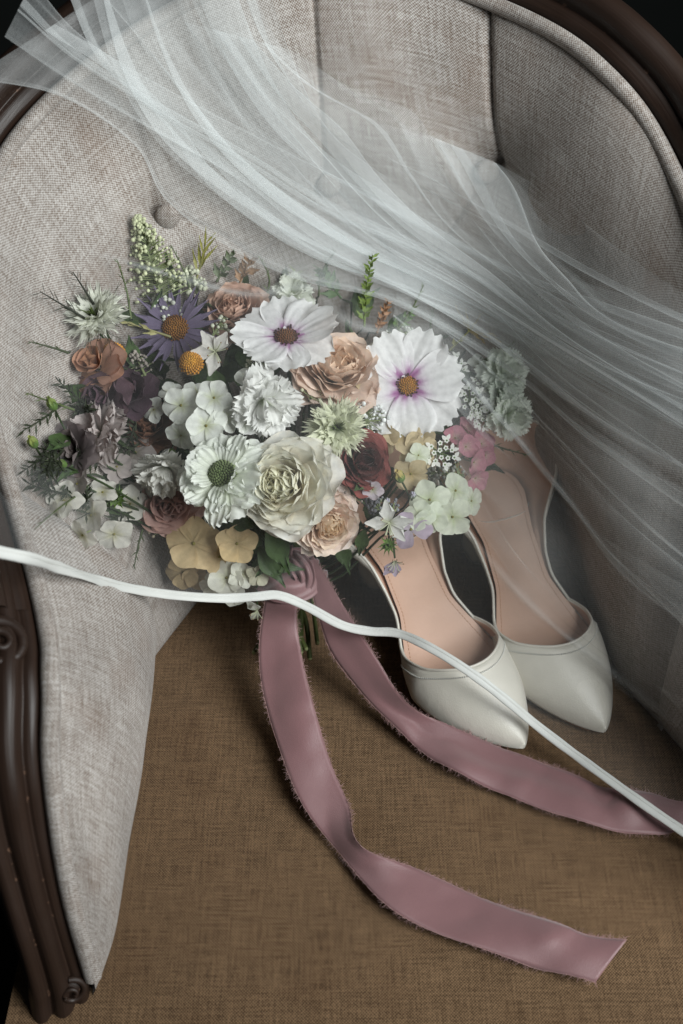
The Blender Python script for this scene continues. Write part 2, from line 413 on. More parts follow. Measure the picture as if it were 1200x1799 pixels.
# moulded rail: groove beside the welt, then a step, then the rounded outer bead
rail = np.array([(.0035, -.006), (.006, .0), (.0085, .0022), (.0155, .0028), (.0165, .0012), (.0180, .0012), (.0190, .0058), (.0225, .0092), (.0275, .0106), (.0325, .0095), (.0365, .0058),
                 (.0385, 0), (.0385, -.012), (.034, -.026), (.012, -.026), (.0035, -.016)]); rail[:, 0] *= sgn
i0 = 62
V, F, uv = sweep(topline[i0:-i0], rail, topN[i0:-i0])
railo = cpart('rail', mesh_from('rail', V, F, [WOOD], uv=uv))
md = railo.modifiers.new('sub', 'SUBSURF'); md.levels = md.render_levels = 1
# joint lines across the rail are thin dark cuts (real gaps)
# arm posts: fluted S-shaped supports below a scroll at the end of each arm rail
def arm_post(side):
    idx = slice(0, i0+10) if side < 0 else slice(-(i0+10), None)
    path = topline[idx].copy(); N = topN[idx].copy()
    if side > 0: path = path[::-1]; N = N[::-1]
    T = unit(np.gradient(path, axis=0)); O = unit(np.cross(T, N)); s = 1 if (O[:, 0]*side).mean() > 0 else -1
    prof = np.array([(.002, -.02), (.003, -.003), (.006, .001), (.0105, .0012), (.012, -.0005), (.0130, -.0005), (.0145, .0035), (.019, .0062), (.0235, .0045), (.0255, .0008), (.0266, .0004), (.028, .003), (.032, .0052), (.036, .003), (.0385, -.004), (.0385, -.03), (.02, -.035)])
    prof[:, 0] *= s
    tail = path[0] + np.array([(side*-.004*k*k/9, -.004*k, -.016*k) for k in range(9, 0, -1)])
    path2 = np.vstack([tail, path]); N2 = np.vstack([np.tile(unit(N[0]+np.array((0, -.3, 0))), (9, 1)), N])
    k = np.linspace(0, 1, len(path2)); wob = 1 + .10*np.sin(k*9)
    path3 = catmull(path2, 110); N3 = np.stack([np.interp(np.linspace(0, 1, 110), k, N2[:, j]) for j in range(3)], -1)
    V, F, uv = sweep(path3, prof, N3, scale=1 + .10*np.sin(np.linspace(0, 1, 110)*10))
    o = cpart('arm_post', mesh_from('arm_post', V, F, [WOOD], uv=uv))
    m2 = o.modifiers.new('sub', 'SUBSURF'); m2.levels = m2.render_levels = 1
    # volute at the head of the post
    def volute(c, N0, T0, R, turns, name):
        N0 = unit(N0); e1 = unit(T0 - N0*(T0@N0)); e2 = np.cross(N0, e1)
        th = np.linspace(0, turns*2*PI, 70); r = R*(1-.80*th/th[-1])
        sp = c + (np.cos(th)*r)[:, None]*e1 + (np.sin(th)*r*s)[:, None]*e2 + N0*(.004 + .004*th/th[-1])[:, None]
        mb = MB(); mb.tube(sp, np.interp(th, [0, th[-1]], [.0042, .0022])*R/.016, (1, 1, 1), 8)
        d = circ(R*.92, 24); top = c + d[:, :1]*e1 + d[:, 1:]*e2
        Vd = np.vstack([top - N0*.016, top + N0*.002, (c + d[:, :1]*.75*e1 + d[:, 1:]*.75*e2) + N0*.0045, (c + N0*.005)[None]+0*top])
        a = np.arange(24); b2 = (a+1) % 24
        Fd = np.vstack([np.stack([a+24*j, b2+24*j, b2+24*(j+1), a+24*(j+1)], -1) for j in range(3)])
        mb.add(Vd, Fd); me = mb.mesh(name, [WOOD])
        uvl = me.uv_layers.new(name='UVMap'); co = np.array([v.co[:2] for v in me.vertices]); ii = np.empty(len(me.loops), np.int32); me.loops.foreach_get('vertex_index', ii); uvl.data.foreach_set('uv', co[ii].astype(np.float32).ravel())
        return link(name, me, o)
    j = i0 - 6
    volute(path[j] + O[j]*s*.026, N[j], T[j], .0135, 1.6, 'scroll')
    volute(path[2] + O[2]*s*.013 - np.array((0, 0, .008)), N[2], T[2], .008, 1.4, 'scroll')
arm_post(-1); arm_post(1)
# covered buttons
for (bx, by) in BTN:
    px, py = to_px(PB); i, j = np.unravel_index(np.argmin((px-bx)**2+(py-by)**2), px.shape)
    c = PB[i, j]; n = grid_normals(PB[:, 1:])[i, min(j-1, PB.shape[1]-2)]
    n = n if n @ (CAM_LOC-c) > 0 else -n; n = unit(n*.5 + unit(np.array((0, -.8, .55)))*.5)
    r = np.array([.0, .004, .0066, .0080, .0084, .0078]); h = np.array([.0062, .0058, .0046, .0026, .0, -.004])
    th = np.arange(28)*2*PI/28; e1 = unit(np.cross(n, (0, 0, 1.0))); e2 = np.cross(n, e1)
    V = c + n*.0050 + (np.cos(th)[:, None, None]*e1 + np.sin(th)[:, None, None]*e2)*r[None, :, None] + n*h[None, :, None]
    uvb = np.stack([np.cos(th)[:, None]*r, np.sin(th)[:, None]*r], -1).reshape(-1, 2)
    cpart('button', mesh_from('button', V.reshape(-1, 3), grid_faces(28, 6, True), [LINEN], uv=uvb))
# outside back and front rail, so that the chair is closed from other sides
w1 = catmull_u(backW, 80) + np.array((0, .03, 0)); b1 = catmull_u(backB, 80)*np.array((1.15, 1, 1)) + np.array((0, .06, -.12))
Pk = np.stack([b1, (b1+w1)/2 + np.array((0, .02, 0)), w1], 1)
cpart('outside_back', mesh_from('outside_back', Pk.reshape(-1, 3), grid_faces(80, 3), [LINEN], uv=grid_uv(Pk)))
fx = catmull([(-.17, -.30, -.11), (-.12, -.44, -.115), (.05, -.475, -.10), (.22, -.44, -.115), (.29, -.30, -.11)], 60)
V, F, uv = sweep(fx, [(-.018, -.03), (-.022, 0), (-.012, .02), (.012, .02), (.02, 0), (.014, -.03)])
cpart('seat_rail', mesh_from('seat_rail', V, F, [WOOD], uv=uv))
for lx, ly in ((-.15, -.41), (.25, -.41), (-.13, .12), (.23, .12)):
    zz = np.linspace(-.10, -.42, 14); k = np.linspace(0, 1, 14)
    pth = np.stack([lx + np.sign(lx-.05)*.018*np.sin(k*2*PI), ly - .012*np.sin(k*2*PI), zz], -1)
    V, F, uv = sweep(pth, circ(.024, 12), np.tile((0, 1., 0), (14, 1)), scale=1.15-.6*k+.25*k**4)
    cpart('leg', mesh_from('leg', V, F, [WOOD], uv=uv))

# ------------------------------------------------------------------ what rays meet: the upholstery (for resting things on it)
def bvh_of(Ps):
    V = []; F = []; n = 0
    for P in Ps:
        V.append(P.reshape(-1, 3)); F.append(grid_faces(*P.shape[:2])+n); n += P.shape[0]*P.shape[1]
    return BVHTree.FromPolygons([Vector(v) for v in np.vstack(V)], [tuple(map(int, f)) for f in np.vstack(F)])
BV = bvh_of([PB[::3, ::3], PA[::3, ::3], PR[::3, ::3], S[::4, ::4]])
def pad_d(px, py):
    d = rdir(px, py); L = np.linalg.norm(d)
    h = BV.ray_cast(Vector(CAM_LOC), Vector(d/L))
    return h[3]/L if h[0] is not None else 9.0

# ------------------------------------------------------------------ shoes
def build_shoe(label, toe, heel, group):
    """pointed satin d'Orsay pump; toe and heel are ground points"""
    toe = np.array(toe, float); heel = np.array(heel, float); ax = toe - heel; L = np.linalg.norm(ax); ax /= L
    lx = np.array((ax[1], -ax[0]))
    root = thing('satin_pump', label, 'shoe', (heel[0], heel[1], 0), group)
    M = Matrix(((lx[0], ax[0], 0, 0), (lx[1], ax[1], 0, 0), (0, 0, 1, 0), (0, 0, 0, 1)))
    root.matrix_world = Matrix.Translation((heel[0], heel[1], 0)) @ M
    S_ = np.array([0, .03, .08, .15, .30, .45, .58, .68, .76, .84, .92, .97, 1.0])
    Wd = np.array([.004, .0165, .0245, .0265, .0205, .0215, .0335, .0385, .0345, .0248, .0140, .0090, .0012])
    Zb = np.array([.062, .062, .0615, .060, .050, .033, .0165, .0085, .006, .0055, .0055, .006, .0065])
    wid = lambda s: np.interp(s, S_, Wd); 
    ss = np.linspace(0, 1, 200); k = np.ones(9)/9
    wS = np.convolve(np.pad(wid(ss), 4, mode='edge'), k, 'valid'); zS = np.convolve(np.pad(np.interp(ss, S_, Zb), 4, mode='edge'), k, 'valid')
    wS[0] = .003; e_ = np.clip((ss-.955)/.045, 0, 1); wS = np.where(ss > .955, np.interp(.955, ss, wS)*np.sqrt(np.clip(1-e_**2, 0, 1))+.0003, wS)
    qq = np.clip((ss-.66)/.34, 0, 1); wS = np.where(ss > .66, np.interp(.66, ss, wS)*np.clip(1-qq**1.6, 0, 1)**.8+.0004, wS)
    wid = lambda s: np.interp(s, ss, wS); zb = lambda s: np.interp(s, ss, zS)
    xc = lambda s: .015*(s - np.clip((s-.45)/.55, 0, 1)**1.4)      # the toe leans to one side, as a last does
    # insole
    n = 70; s = np.linspace(.004, .97, n); a = np.linspace(-1, 1, 15)
    P = np.stack([xc(s)[:, None] + wid(s)[:, None]*.97*a, np.broadcast_to((s*L)[:, None], (n, 15)), zb(s)[:, None] + .0022 + .0022*a**4], -1)
    link('insole', mesh_from('insole', P.reshape(-1, 3), grid_faces(n, 15)[:, ::-1], [LINING], uv=grid_uv(P)), root)
    # stitched edge of the insole (a thin raised cord)
    mbs = MB()
    for sg in (-1, 1):
        ln = np.stack([xc(s)+sg*wid(s)*.84, s*L, zb(s)+.0022+.0022*.5+.0003], -1); ln = catmull(ln, 260)
        for q in range(4, 200, 3): mbs.tube([ln[q], ln[q+2]], .00022, (1, 1, 1), 4)
    o = link('stitching', mbs.mesh('stitching', [SOLE]), root); o['kind'] = 'stuff'
    # outsole: slab under the insole
    P2 = []
    for f, dz in ((1.0, .0018), (1.02, -.0006), (.97, -.0032), (.3, -.0034)):
        P2.append(np.stack([xc(s)+wid(s)*f, s*L, zb(s)+dz], -1))
    for f, dz in ((-.3, -.0034), (-.97, -.0032), (-1.02, -.0006), (-1.0, .0018)):
        P2.append(np.stack([xc(s)+wid(s)*f, s*L, zb(s)+dz], -1))
    P2 = np.stack(P2, 1)
    link('sole', mesh_from('sole', P2.reshape(-1, 3), grid_faces(n, 8), [SOLE]), root)
    # vamp
    nt_, nb = 49, 40
    th = np.linspace(0, PI, nt_); b = np.linspace(0, 1, nb)**.75
    stop = .735 - .23*(1-np.sin(th))
    sv = stop[:, None] + (1.0-stop)[:, None]*b[None]
    hgt = np.interp(sv, [.5, .60, .68, .75, .82, .89, .95, .985, 1.0], [.036, .039, .0375, .0325, .0260, .0190, .0130, .0088, .005])
    qv = np.clip((sv-.66)/.34, 0, 1); hgt = np.where(sv > .66, .0338*np.clip(1-qv**1.5, 0, 1)**.75+.0042, hgt)
    cw = np.sign(np.cos(th))*np.abs(np.cos(th))**.95
    bul = 1.05 + .05*np.sin(th)
    x = xc(sv) + wid(sv)*cw[:, None]*bul[:, None]; z = zb(sv) - .001 + hgt*(np.sin(th)**.95)[:, None]
    y = sv*L + .004*(np.sin(th)**2)[:, None]*(1-b)[None]
    P = np.stack([x, y, np.maximum(z, .003)], -1)
    vm = link('vamp', mesh_from('vamp', P.reshape(-1, 3), grid_faces(nt_, nb)[:, ::-1], [IVORY, LINING], uv=grid_uv(P)), root)
    sol = vm.modifiers.new('s', 'SOLIDIFY'); sol.thickness = .0016; sol.offset = -1 ; sol.material_offset = 1; sol.material_offset_rim = 0
    # bound topline with small stitches
    e = P[:, 0] + np.array((0, -.0002, .0002)); V, F, _ = sweep(catmull(e, 120), circ(.0009, 8))
    link('topline', mesh_from('topline', V, F, [IVORY]), vm)
    mb = MB(); st = catmull(P[:, 2]*1.0, 300)[::3]; nn = grid_normals(P)[:, 2]; nn = catmull(np.where((nn[:, 2:] < 0), -nn, nn), 300)[::3]
    for q, (c, m_) in enumerate(zip(st[2:-2], nn[2:-2])): mb.ball(c + m_*.0006, .0006, (1, 1, 1), 5, 3)
    o = link('stitching', mb.mesh('stitching', [STITCH]), vm); o['kind'] = 'stuff'
    # heel counter: low along the waist, tall round the heel, flared outwards
    sb = np.concatenate([np.linspace(.60, .0, 46)]); 
    path = np.vstack([np.stack([xc(sb)-wid(sb), sb*L, zb(sb)], -1), np.stack([xc(sb[::-1][1:])+wid(sb[::-1][1:]), sb[::-1][1:]*L, zb(sb[::-1][1:])], -1)])
    path = catmull(path, 120); sp = path[:, 1]/L
    hh = np.interp(sp, [0, .08, .15, .22, .30, .38, .60], [.052, .050, .043, .030, .014, .0065, .0042])
    fl_ = np.interp(sp, [0, .10, .22, .34, .6], [.10, .42, .75, .60, .10])
    out = unit(np.stack([np.where(np.abs(path[:, 0]-xc(sp)) < .004, 0, np.sign(path[:, 0]-xc(sp))), np.where(sp < .05, -1.0, -.15), 0*sp], -1))
    out = unit(np.stack([np.convolve(np.pad(out[:, k_], 6, mode='edge'), np.ones(13)/13, 'valid') for k_ in range(3)], -1)); vv = np.linspace(0, 1, 8)
    Pc = path[:, None] + np.array((0, 0, 1.0))*(hh[:, None]*vv)[..., None] + out[:, None]*(hh[:, None]*fl_[:, None]*np.sin(vv*PI*.62))[..., None] + np.array((0, 0, -.001))
    ct = link('heel_counter', mesh_from('heel_counter', Pc.reshape(-1, 3), grid_faces(120, 8), [IVORY, LINING]), root)
    sol = ct.modifiers.new('s', 'SOLIDIFY'); sol.thickness = .0016; sol.offset = 0; sol.material_offset = 1; sol.material_offset_rim = 0
    V, F, _ = sweep(Pc[:, -1], circ(.0011, 8)); link('topline', mesh_from('topline', V, F, [IVORY]), ct)
    # block heel
    zz = np.linspace(0, 1, 10); a = np.arange(24)*2*PI/24
    sup = lambda c: np.sign(c)*np.abs(c)**.6
    Ph = np.stack([sup(np.cos(a))[:, None]*(.0165+.008*zz**2), .024 + sup(np.sin(a))[:, None]*(.0155+.007*zz**2) + .004*zz, np.broadcast_to(.001+.058*zz, (24, 10))], -1)
    Vh = np.vstack([Ph.reshape(-1, 3), [[0, .024, .001]]])
    Fh = [tuple(f) for f in grid_faces(24, 10, True)] + [((i+1) % 24*10, i*10, 240) for i in range(24)]
    link('heel', mesh_from('heel', Vh, Fh, [IVORY]), root)
    return root
def ground(px, py, z=.0): return at_z(px, py, z)[:2]
t1 = ground(922, 1308, .010); h1 = at_z(700, 932, .066)[:2]; t2 = ground(1064, 1280, .010); h2 = at_z(888, 893, .066)[:2]
h1 = t1 + unit(h1-t1)*.212; h2 = t2 + unit(h2-t2)*.214
build_shoe('ivory satin pointed pump with the veil edge lying across its toe, beside the pink ribbon', t1, h1, 'pair of ivory pumps')
build_shoe('ivory satin pointed pump standing against the shaded side of the chair back', t2, h2, 'pair of ivory pumps')

# ------------------------------------------------------------------ ribbon
rib = thing('silk_ribbon', 'dusty pink frayed silk ribbon tied round the bouquet stems with two long tails', 'ribbon', tuple(at_z(510, 1010, .02)))
def rpart(name, me, parent=None):
    o = link(name, me, parent or rib)
    if parent is None: o.matrix_parent_inverse = Matrix.Translation(-Vector(rib.location))
    return o
def ribbon_tail(le, re, zl, zr, n, seed, wave):
    le = np.array(le, float); re = np.array(re, float)
    A = at_z(le[:, 0], le[:, 1], np.array(zl)); B = at_z(re[:, 0], re[:, 1], np.array(zr))
    A = catmull_u(A, n); B = catmull_u(B, n); m = 13; v = np.linspace(0, 1, m)
    P = A[:, None]*(1-v)[None, :, None] + B[:, None]*v[None, :, None]
    u = np.linspace(0, 1, n)
    wv = wave*(noise2(u[:, None]*3.6, v[None]*.5, seed, 2)) * np.minimum(1, np.minimum(u*6, (1-u)*7))[:, None]
    ww = u[:, None]*26 + v[None]*2.2 + 2.5*smooth_noise(u*2, seed+4, 2)[:, None]
    wv = wv + .0011*np.clip(noise2(u[:, None]*5, v[None]*.6, seed+8, 2), 0, 1.2)*(np.abs(np.sin(ww))**.6)*np.minimum(1, np.minimum(u*6, (1-u)*9))[:, None]
    P[..., 2] += np.maximum(wv + .7*wave, 0) + .0012*np.sin(v*PI)[None]
    P[..., 2] = np.maximum(P[..., 2], seat_z(P[..., 0], P[..., 1]) + .0016)
    o = rpart('ribbon_tail', mesh_from('ribbon_tail', P.reshape(-1, 3), grid_faces(n, m), [PINK], uv=grid_uv(P)))
    sol = o.modifiers.new('s', 'SOLIDIFY'); sol.thickness = .0003
    # frayed edges: loose short threads
    r = np.random.default_rng(seed); mb = MB()
    for side in (0, -1):
        E = P[:, side]; inn = P[:, 1 if side == 0 else -2]
        Ef = catmull(E, 420); If = catmull(inn, 420); T = unit(np.gradient(Ef, axis=0)); D = unit(Ef-If)
        dens = .36 + .5*smooth_noise(np.linspace(0, 6, 420), seed+side, 2)
        for q in range(420):
            for _ in range(3):
                if r.random() > dens[q]: continue
                ln = r.uniform(.0010, .0042); d = unit(D[q] + T[q]*r.normal(0, .7) + np.array((0, 0, r.normal(.05, .25))))
                p0 = Ef[q] - D[q]*.0005; p1 = p0 + d*ln*.6 + np.array((0, 0, .0003)); p2 = p0 + d*ln + T[q]*r.normal(0, .0006)
                mb.tube([p0, p1, p2], [.00012, .0001, .00006], (1, 1, 1), 3)
        # the whole edge is a little ragged cord
        mb.tube(Ef + np.stack([smooth_noise(np.linspace(0, 60, 420), seed+9+k, 2)*.0002 for k in range(3)], -1), .00016, (1, 1, 1), 4)
    f = rpart('fringe', mb.mesh('fringe', [FRAY]), o); f['kind'] = 'stuff'
    return P
T1 = ribbon_tail([(478, 1000), (462, 1080), (455, 1150), (464, 1230), (490, 1320), (530, 1420), (597, 1500), (672, 1592), (760, 1642), (900, 1690), (975, 1712), (1045, 1730)],
            [(530, 1000), (522, 1080), (527, 1140), (546, 1230), (576, 1330), (612, 1415), (632, 1487), (737, 1530), (850, 1580), (970, 1627), (1035, 1648), (1100, 1655)],
            [.055, .050, .036, .020, .008, .003, .002, .002, .002, .002, .002, .003], [.055, .052, .040, .024, .010, .006, .014, .006, .004, .004, .006, .010], 130, 21, .0045)
T2 = ribbon_tail([(540, 1012), (558, 1085), (588, 1170), (645, 1240), (722, 1312), (800, 1366), (885, 1402), (980, 1440), (1080, 1470), (1160, 1472), (1215, 1450), (1260, 1420)],
            [(548, 978), (612, 1078), (665, 1165), (718, 1245), (785, 1272), (872, 1310), (970, 1350), (1050, 1380), (1090, 1386), (1140, 1392), (1205, 1410), (1265, 1400)],
            [.058, .048, .026, .008, .003, .003, .002, .002, .002, .002, .002, .002], [.060, .058, .040, .018, .012, .007, .005, .008, .013, .006, .012, .004], 130, 33, .0045)
# knot: gathered loops round the stems
mbk = []
G = at_z(512, 1000, .050)
def knot_loop(pts, zs, wdt, name, seed):
    pts = np.array(pts, float); c = at_z(pts[:, 0], pts[:, 1], np.array(zs)); c = catmull(c, 40)
    T = unit(np.gradient(c, axis=0)); Nn = unit(np.cross(T, np.cross(np.array((0, -.6, .8)), T))); O = np.cross(T, Nn); v = np.linspace(-1, 1, 17)
    k = np.linspace(0, 1, 40)
    P = c[:, None] + O[:, None]*(v*wdt/2)[None, :, None]*np.interp(k, [0, .5, 1], [.7, 1, .7])[:, None, None]
    P = P + Nn[:, None]*(.0028*np.sin(v*9+seed)[None]*np.cos(k*5+seed)[:, None] + .003*np.cos(v*1.4)[None])[..., None]
    o = rpart(name, mesh_from(name, P.reshape(-1, 3), grid_faces(40, 17), [PINK]))
    o.modifiers.new('s', 'SOLIDIFY').thickness = .0004
knot_loop([(462, 985), (490, 1005), (520, 1010), (550, 990)], [.052, .066, .068, .056], .042, 'knot', 1)
knot_loop([(470, 1035), (485, 1005), (512, 985), (540, 978)], [.050, .066, .072, .062], .020, 'knot', 2)
knot_loop([(528, 1040), (536, 1015), (524, 990), (505, 975)], [.055, .068, .075, .070], .016, 'knot', 4)

# ------------------------------------------------------------------ bouquet
bq = thing('bouquet', 'loose garden bouquet of white, peach and lilac flowers lying on the seat', 'bouquet', tuple(at_z(512, 1000, .0)))
BI = Matrix.Translation(-Vector(bq.location))
zc = [(265, 450, .215), (150, 560, .19), (350, 450, .215), (510, 500, .208), (650, 480, .20), (830, 580, .155), (885, 690, .135), (850, 800, .115), (780, 900, .115), (690, 930, .118),
      (570, 920, .118), (500, 850, .150), (400, 830, .155), (290, 830, .140), (200, 880, .115), (100, 870, .12), (60, 770, .15), (340, 960, .090), (400, 1020, .066), (450, 1070, .050),
      (480, 700, .185), (330, 700, .182), (715, 680, .165), (590, 650, .186), (503, 590, .205), (305, 575, .205), (180, 750, .155)]
DOME = RBF([(a, b) for a, b, _ in zc], [float(z_to_d(a, b, c)) for a, b, c in zc], 1e-3)
def dome_d(px, py, dz=0.0):
    return min(float(DOME(px, py)) - dz, pad_d(px, py) - .014)
def PXM(px, py, d): return d*24/LENS/1200           # metres per photo pixel at that distance
WHITE = (.85, .85, .81); CREAM = (.80, .75, .56); GRN = (.10, .17, .045)

def petal(L, W, nu=9, nv=8, bend=0., cup=0., tip=.35, base=.18, wmax=.68, ruf=0., rn=3., teeth=0., tn=4, ridge=0., cols=((0, WHITE), (1, WHITE)), seed=0, notch=0., point=0.):
    r = np.random.default_rng(seed); ph = r.uniform(0, 6.28)
    u = np.linspace(-1, 1, nu); v = np.linspace(0, 1, nv); U, Vv = np.meshgrid(u, v, indexing='ij')
    w = np.where(Vv < wmax, base + (1-base)*np.sin(np.clip(Vv/wmax, 0, 1)*PI/2), 1 - (.25+point*.7)*((Vv-wmax)/(1-wmax))**(2 if point < .5 else 1.2))
    yy = Vv*(1 - tip*U**2*Vv**2) - notch*np.exp(-(U/.25)**2)*Vv**6
    yy = yy + teeth*Vv**5*np.cos(U*PI*tn + ph)*.5
    x = U*w*W/2
    beta = bend*yy
    y = np.where(abs(bend) > 1e-3, np.sin(beta)/np.where(abs(bend) > 1e-3, bend, 1), yy)*L
    z = np.where(abs(bend) > 1e-3, (1-np.cos(beta))/np.where(abs(bend) > 1e-3, bend, 1), 0)*L
    z = z + cup*W*(U**2)*np.sin(Vv*PI*.55+.2) + ruf*L*Vv**2*np.sin(U*PI*rn + ph)*(.4+.6*np.abs(U)) + ridge*L*np.cos(U*PI*5+ph)*np.sin(Vv*PI)
    kv = np.array([c[0] for c in cols]); kc = np.array([c[1] for c in cols], float)
    vc = np.clip(yy + .05*np.cos(U*9+ph), 0, 1)
    C = np.stack([np.interp(vc, kv, kc[:, k]) for k in range(3)], -1)*(1 + .05*np.cos(U*17+ph))[..., None]
    return np.stack([x, y, z], -1).reshape(-1, 3), grid_faces(nu, nv), C.reshape(-1, 3)
def rz(a): return Matrix.Rotation(a, 4, 'Z')
def rx(a): return Matrix.Rotation(a, 4, 'X')
def xf(V, M):
    A = np.array(M); return V @ A[:3, :3].T + A[:3, 3]
class Flower:
    def __init__(s, name, px, py, Rpx, face=(0, 0), dz=0.0, twist=None, stem=True, label=None):
        s.name = name; s.d = dome_d(px, py, dz); s.p = at_d(px, py, s.d); s.R = 1.02*Rpx*PXM(px, py, s.d)
        face = (face[0] + random.gauss(0, .16), face[1] + random.gauss(0, .16)) if name != 'cosmos_flower' else face
        n = unit(-FW + face[0]*RT + face[1]*UP); s.n = n
        e2 = UP - n*(UP@n); e2 = unit(e2); e1 = np.cross(e2, n)
        s.M = Matrix(((e1[0], e2[0], n[0], s.p[0]), (e1[1], e2[1], n[1], s.p[1]), (e1[2], e2[2], n[2], s.p[2]), (0, 0, 0, 1))) @ rz(random.uniform(0, 6.28) if twist is None else twist)
        s.mb = MB(); s.kids = []; s.stem = stem; s.label = label; s.px = px
    def petal_obj(s, me, M, name='petal'): s.kids.append((name, me, M))
    def add(s, t, M, c=None): s.mb.add(xf(t[0], M), t[1], t[2] if c is None else c)
    def done(s, m=None):
        o = link(s.name, s.mb.mesh(s.name, [m or PETAL]), bq); o.matrix_parent_inverse = BI; o.matrix_basis = s.M
        if s.label: o['label'] = s.label
        for nm, me, M in s.kids: link(nm, me, o, M)
        if s.stem:
            p0 = s.p - s.n*.003; p1 = s.p - s.n*.03 + (G-s.p)*.05; p2 = s.p*.45 + G*.55 + np.array((0, .02, -.035)); 
            pts = catmull([p0, p1, p2, G + RNG.normal(0, .006, 3) - np.array((0, 0, .008))], 14)
            mb = MB(); mb.tube(pts, np.linspace(.0007, .0014, 14), (.035, .055, .02), 5)
            st = link('stem', mb.mesh('stem', [LEAF]), o); st.matrix_parent_inverse = (BI.inverted() @ Matrix.Identity(4)) if False else s.M.inverted()
        return o
def pm(name, t, m=None): return mesh_from(name, t[0], t[1], [m or PETAL], col=t[2])
def disc_dome(F, r, h, n, c1, c2, bead, seed=1):
    """dome of tiny seeds in a spiral"""
    rg = np.random.default_rng(seed)
    F.mb.ball((0, 0, 0), r*.95, np.array(c1)*.5, 12, 6, (1, 1, h/r))
    for k in range(n):
        a = k*2.39996; q = math.sqrt((k+.5)/n); z = h*math.sqrt(max(0, 1-q*q))
        f = rg.uniform(.7, 1.15); c = (np.array(c1)*(1-q) + np.array(c2)*q)*f
        F.mb.ball((r*q*math.cos(a), r*q*math.sin(a), z), bead, c, 5, 3, (1, 1, 1.5))

def cosmos(px, py, R, face, dz, twist, label, n=8, el=0.0, disc=((.55, .24, .03), (.28, .10, .03)), rr=.19):
    f = Flower('cosmos_flower', px, py, R, face, dz, twist, label=label); R = f.R
    pinkc = (.30, .08, .25)
    vs = [pm('petal', petal(R*lf, R*wf, 15, 12, bend=bd, cup=.05, tip=.10, base=.30, wmax=.72, ruf=.045, rn=2.2, teeth=.10, tn=tn, ridge=.018,
          cols=((0, pinkc), (.15, (.42, .18, .38)), (.24, (.74, .66, .73)), (.38, (.83, .82, .82)), (1, (.85, .85, .84))), seed=k)) for k, (lf, wf, bd, tn) in enumerate([(1.0, .88, .1, 3.4), (.97, .98, -.25, 4.2), (1.03, .86, .3, 3.0), (.92, .92, -.1, 5)])]
    for k in range(n):
        f.petal_obj(vs[k % 4], rz(2*PI*k/n + random.uniform(-.08, .08)) @ Matrix.Translation((0, R*.06, R*.02*(k % 2))) @ rx(.12 + .10*(k % 2) + random.uniform(-.08, .12) + el))
    disc_dome(f, R*rr, R*.12, 85, disc[0], disc[1], R*.019, 3)
    rg = np.random.default_rng(5)
    for k in range(22):                                   # dark anthers round the disc
        a = k*2*PI/22 + rg.normal(0, .1); q = R*rr*rg.uniform(.85, 1.1)
        f.mb.ball((q*math.cos(a), q*math.sin(a), R*rg.uniform(.05, .11)), R*.021, (.06, .02, .015), 5, 3, (1, 1, 1.8))
    f.mb.add(*petal(R*.26, R*.13, 5, 5, bend=1.2, seed=9)[:2], (.78, .74, .78)); f.done()
cosmos(503, 594, 88, (-.05, .75), .012, .2, 'white cosmos with magenta throat and rust centre, tipped back', disc=((.33, .13, .03), (.16, .05, .03)), rr=.24)
cosmos(716, 678, 94, (.02, .05), .012, .5, 'fully open white cosmos with bright yellow centre', n=7, disc=((.72, .36, .03), (.60, .27, .02)))

def aster(px, py, R, face, dz):
    f = Flower('aster_flower', px, py, R, face, dz, label='lilac daisy with thin rays and orange centre'); R = f.R
    vs = [pm('ray_petal', petal(R*l, R*.17, 5, 8, bend=b, cup=.1, tip=.5, base=.45, wmax=.6, cols=((0, (.14, .11, .18)), (1, (.24, .20, .30))), seed=k, point=.4)) for k, (l, b) in enumerate([(1, .2), (.92, -.3), (1.04, .5)])]
    for k in range(23): f.petal_obj(vs[k % 3], rz(2*PI*k/23+random.uniform(-.1, .1)) @ Matrix.Translation((0, R*.2, 0)) @ rx(random.uniform(-.1, .35)), 'ray_petal')
    disc_dome(f, R*.33, R*.17, 120, (.50, .24, .04), (.30, .12, .03), R*.028); f.done()
aster(308, 577, 70, (.1, .25), .006)

def floret(name, px, py, R, face, dz, n, col, thr, wf=.95, notch=.0, label=None, stem=False, twist=None, ctr=None, el=.1):
    f = Flower(name, px, py, R, face, dz, twist, stem=stem, label=label); R = f.R
    vs = [pm('petal', petal(R*l, R*wf*w_, 9, 8, bend=b, cup=.06, tip=.22, base=.2, wmax=.66, ruf=.05, rn=1.6, notch=notch, ridge=.006, cols=((0, thr), (.22, tuple((np.array(thr)+np.array(col))/2)), (.45, col), (1, col)), seed=k+int(px))) for k, (l, w_, b) in enumerate([(1, 1, -.35), (.93, 1.08, .2), (1.05, .92, -.6)])]
    for k in range(n): f.petal_obj(vs[k % 3], rz(2*PI*k/n+random.uniform(-.1, .1)) @ Matrix.Translation((0, R*.03, R*.012*(k % 2))) @ rx(el+random.uniform(-.12, .2)))
    f.mb.ball((0, 0, R*.01), R*.075, ctr or (.25, .22, .06), 8, 5)
    f.mb.tube([(0, 0, 0), (0, 0, -R*.35), (R*.1, 0, -R*.8)], [R*.06, R*.05, R*.05], (.32, .36, .2), 6); f.done()
PW = (.84, .86, .80)
for (x, y, R, fc, dz) in [(376, 699, 34, (.1, .2), .012), (318, 712, 36, (-.4, .1), .010), (362, 748, 38, (.05, -.1), .012), (318, 765, 30, (-.5, -.5), .006), (345, 690, 26, (-.1, .7), .0), (440, 668, 32, (.3, .7), .006), (395, 735, 28, (.5, .1), .004)]:
    floret('phlox_floret', x, y, R, fc, dz, 5, PW, (.55, .58, .38))
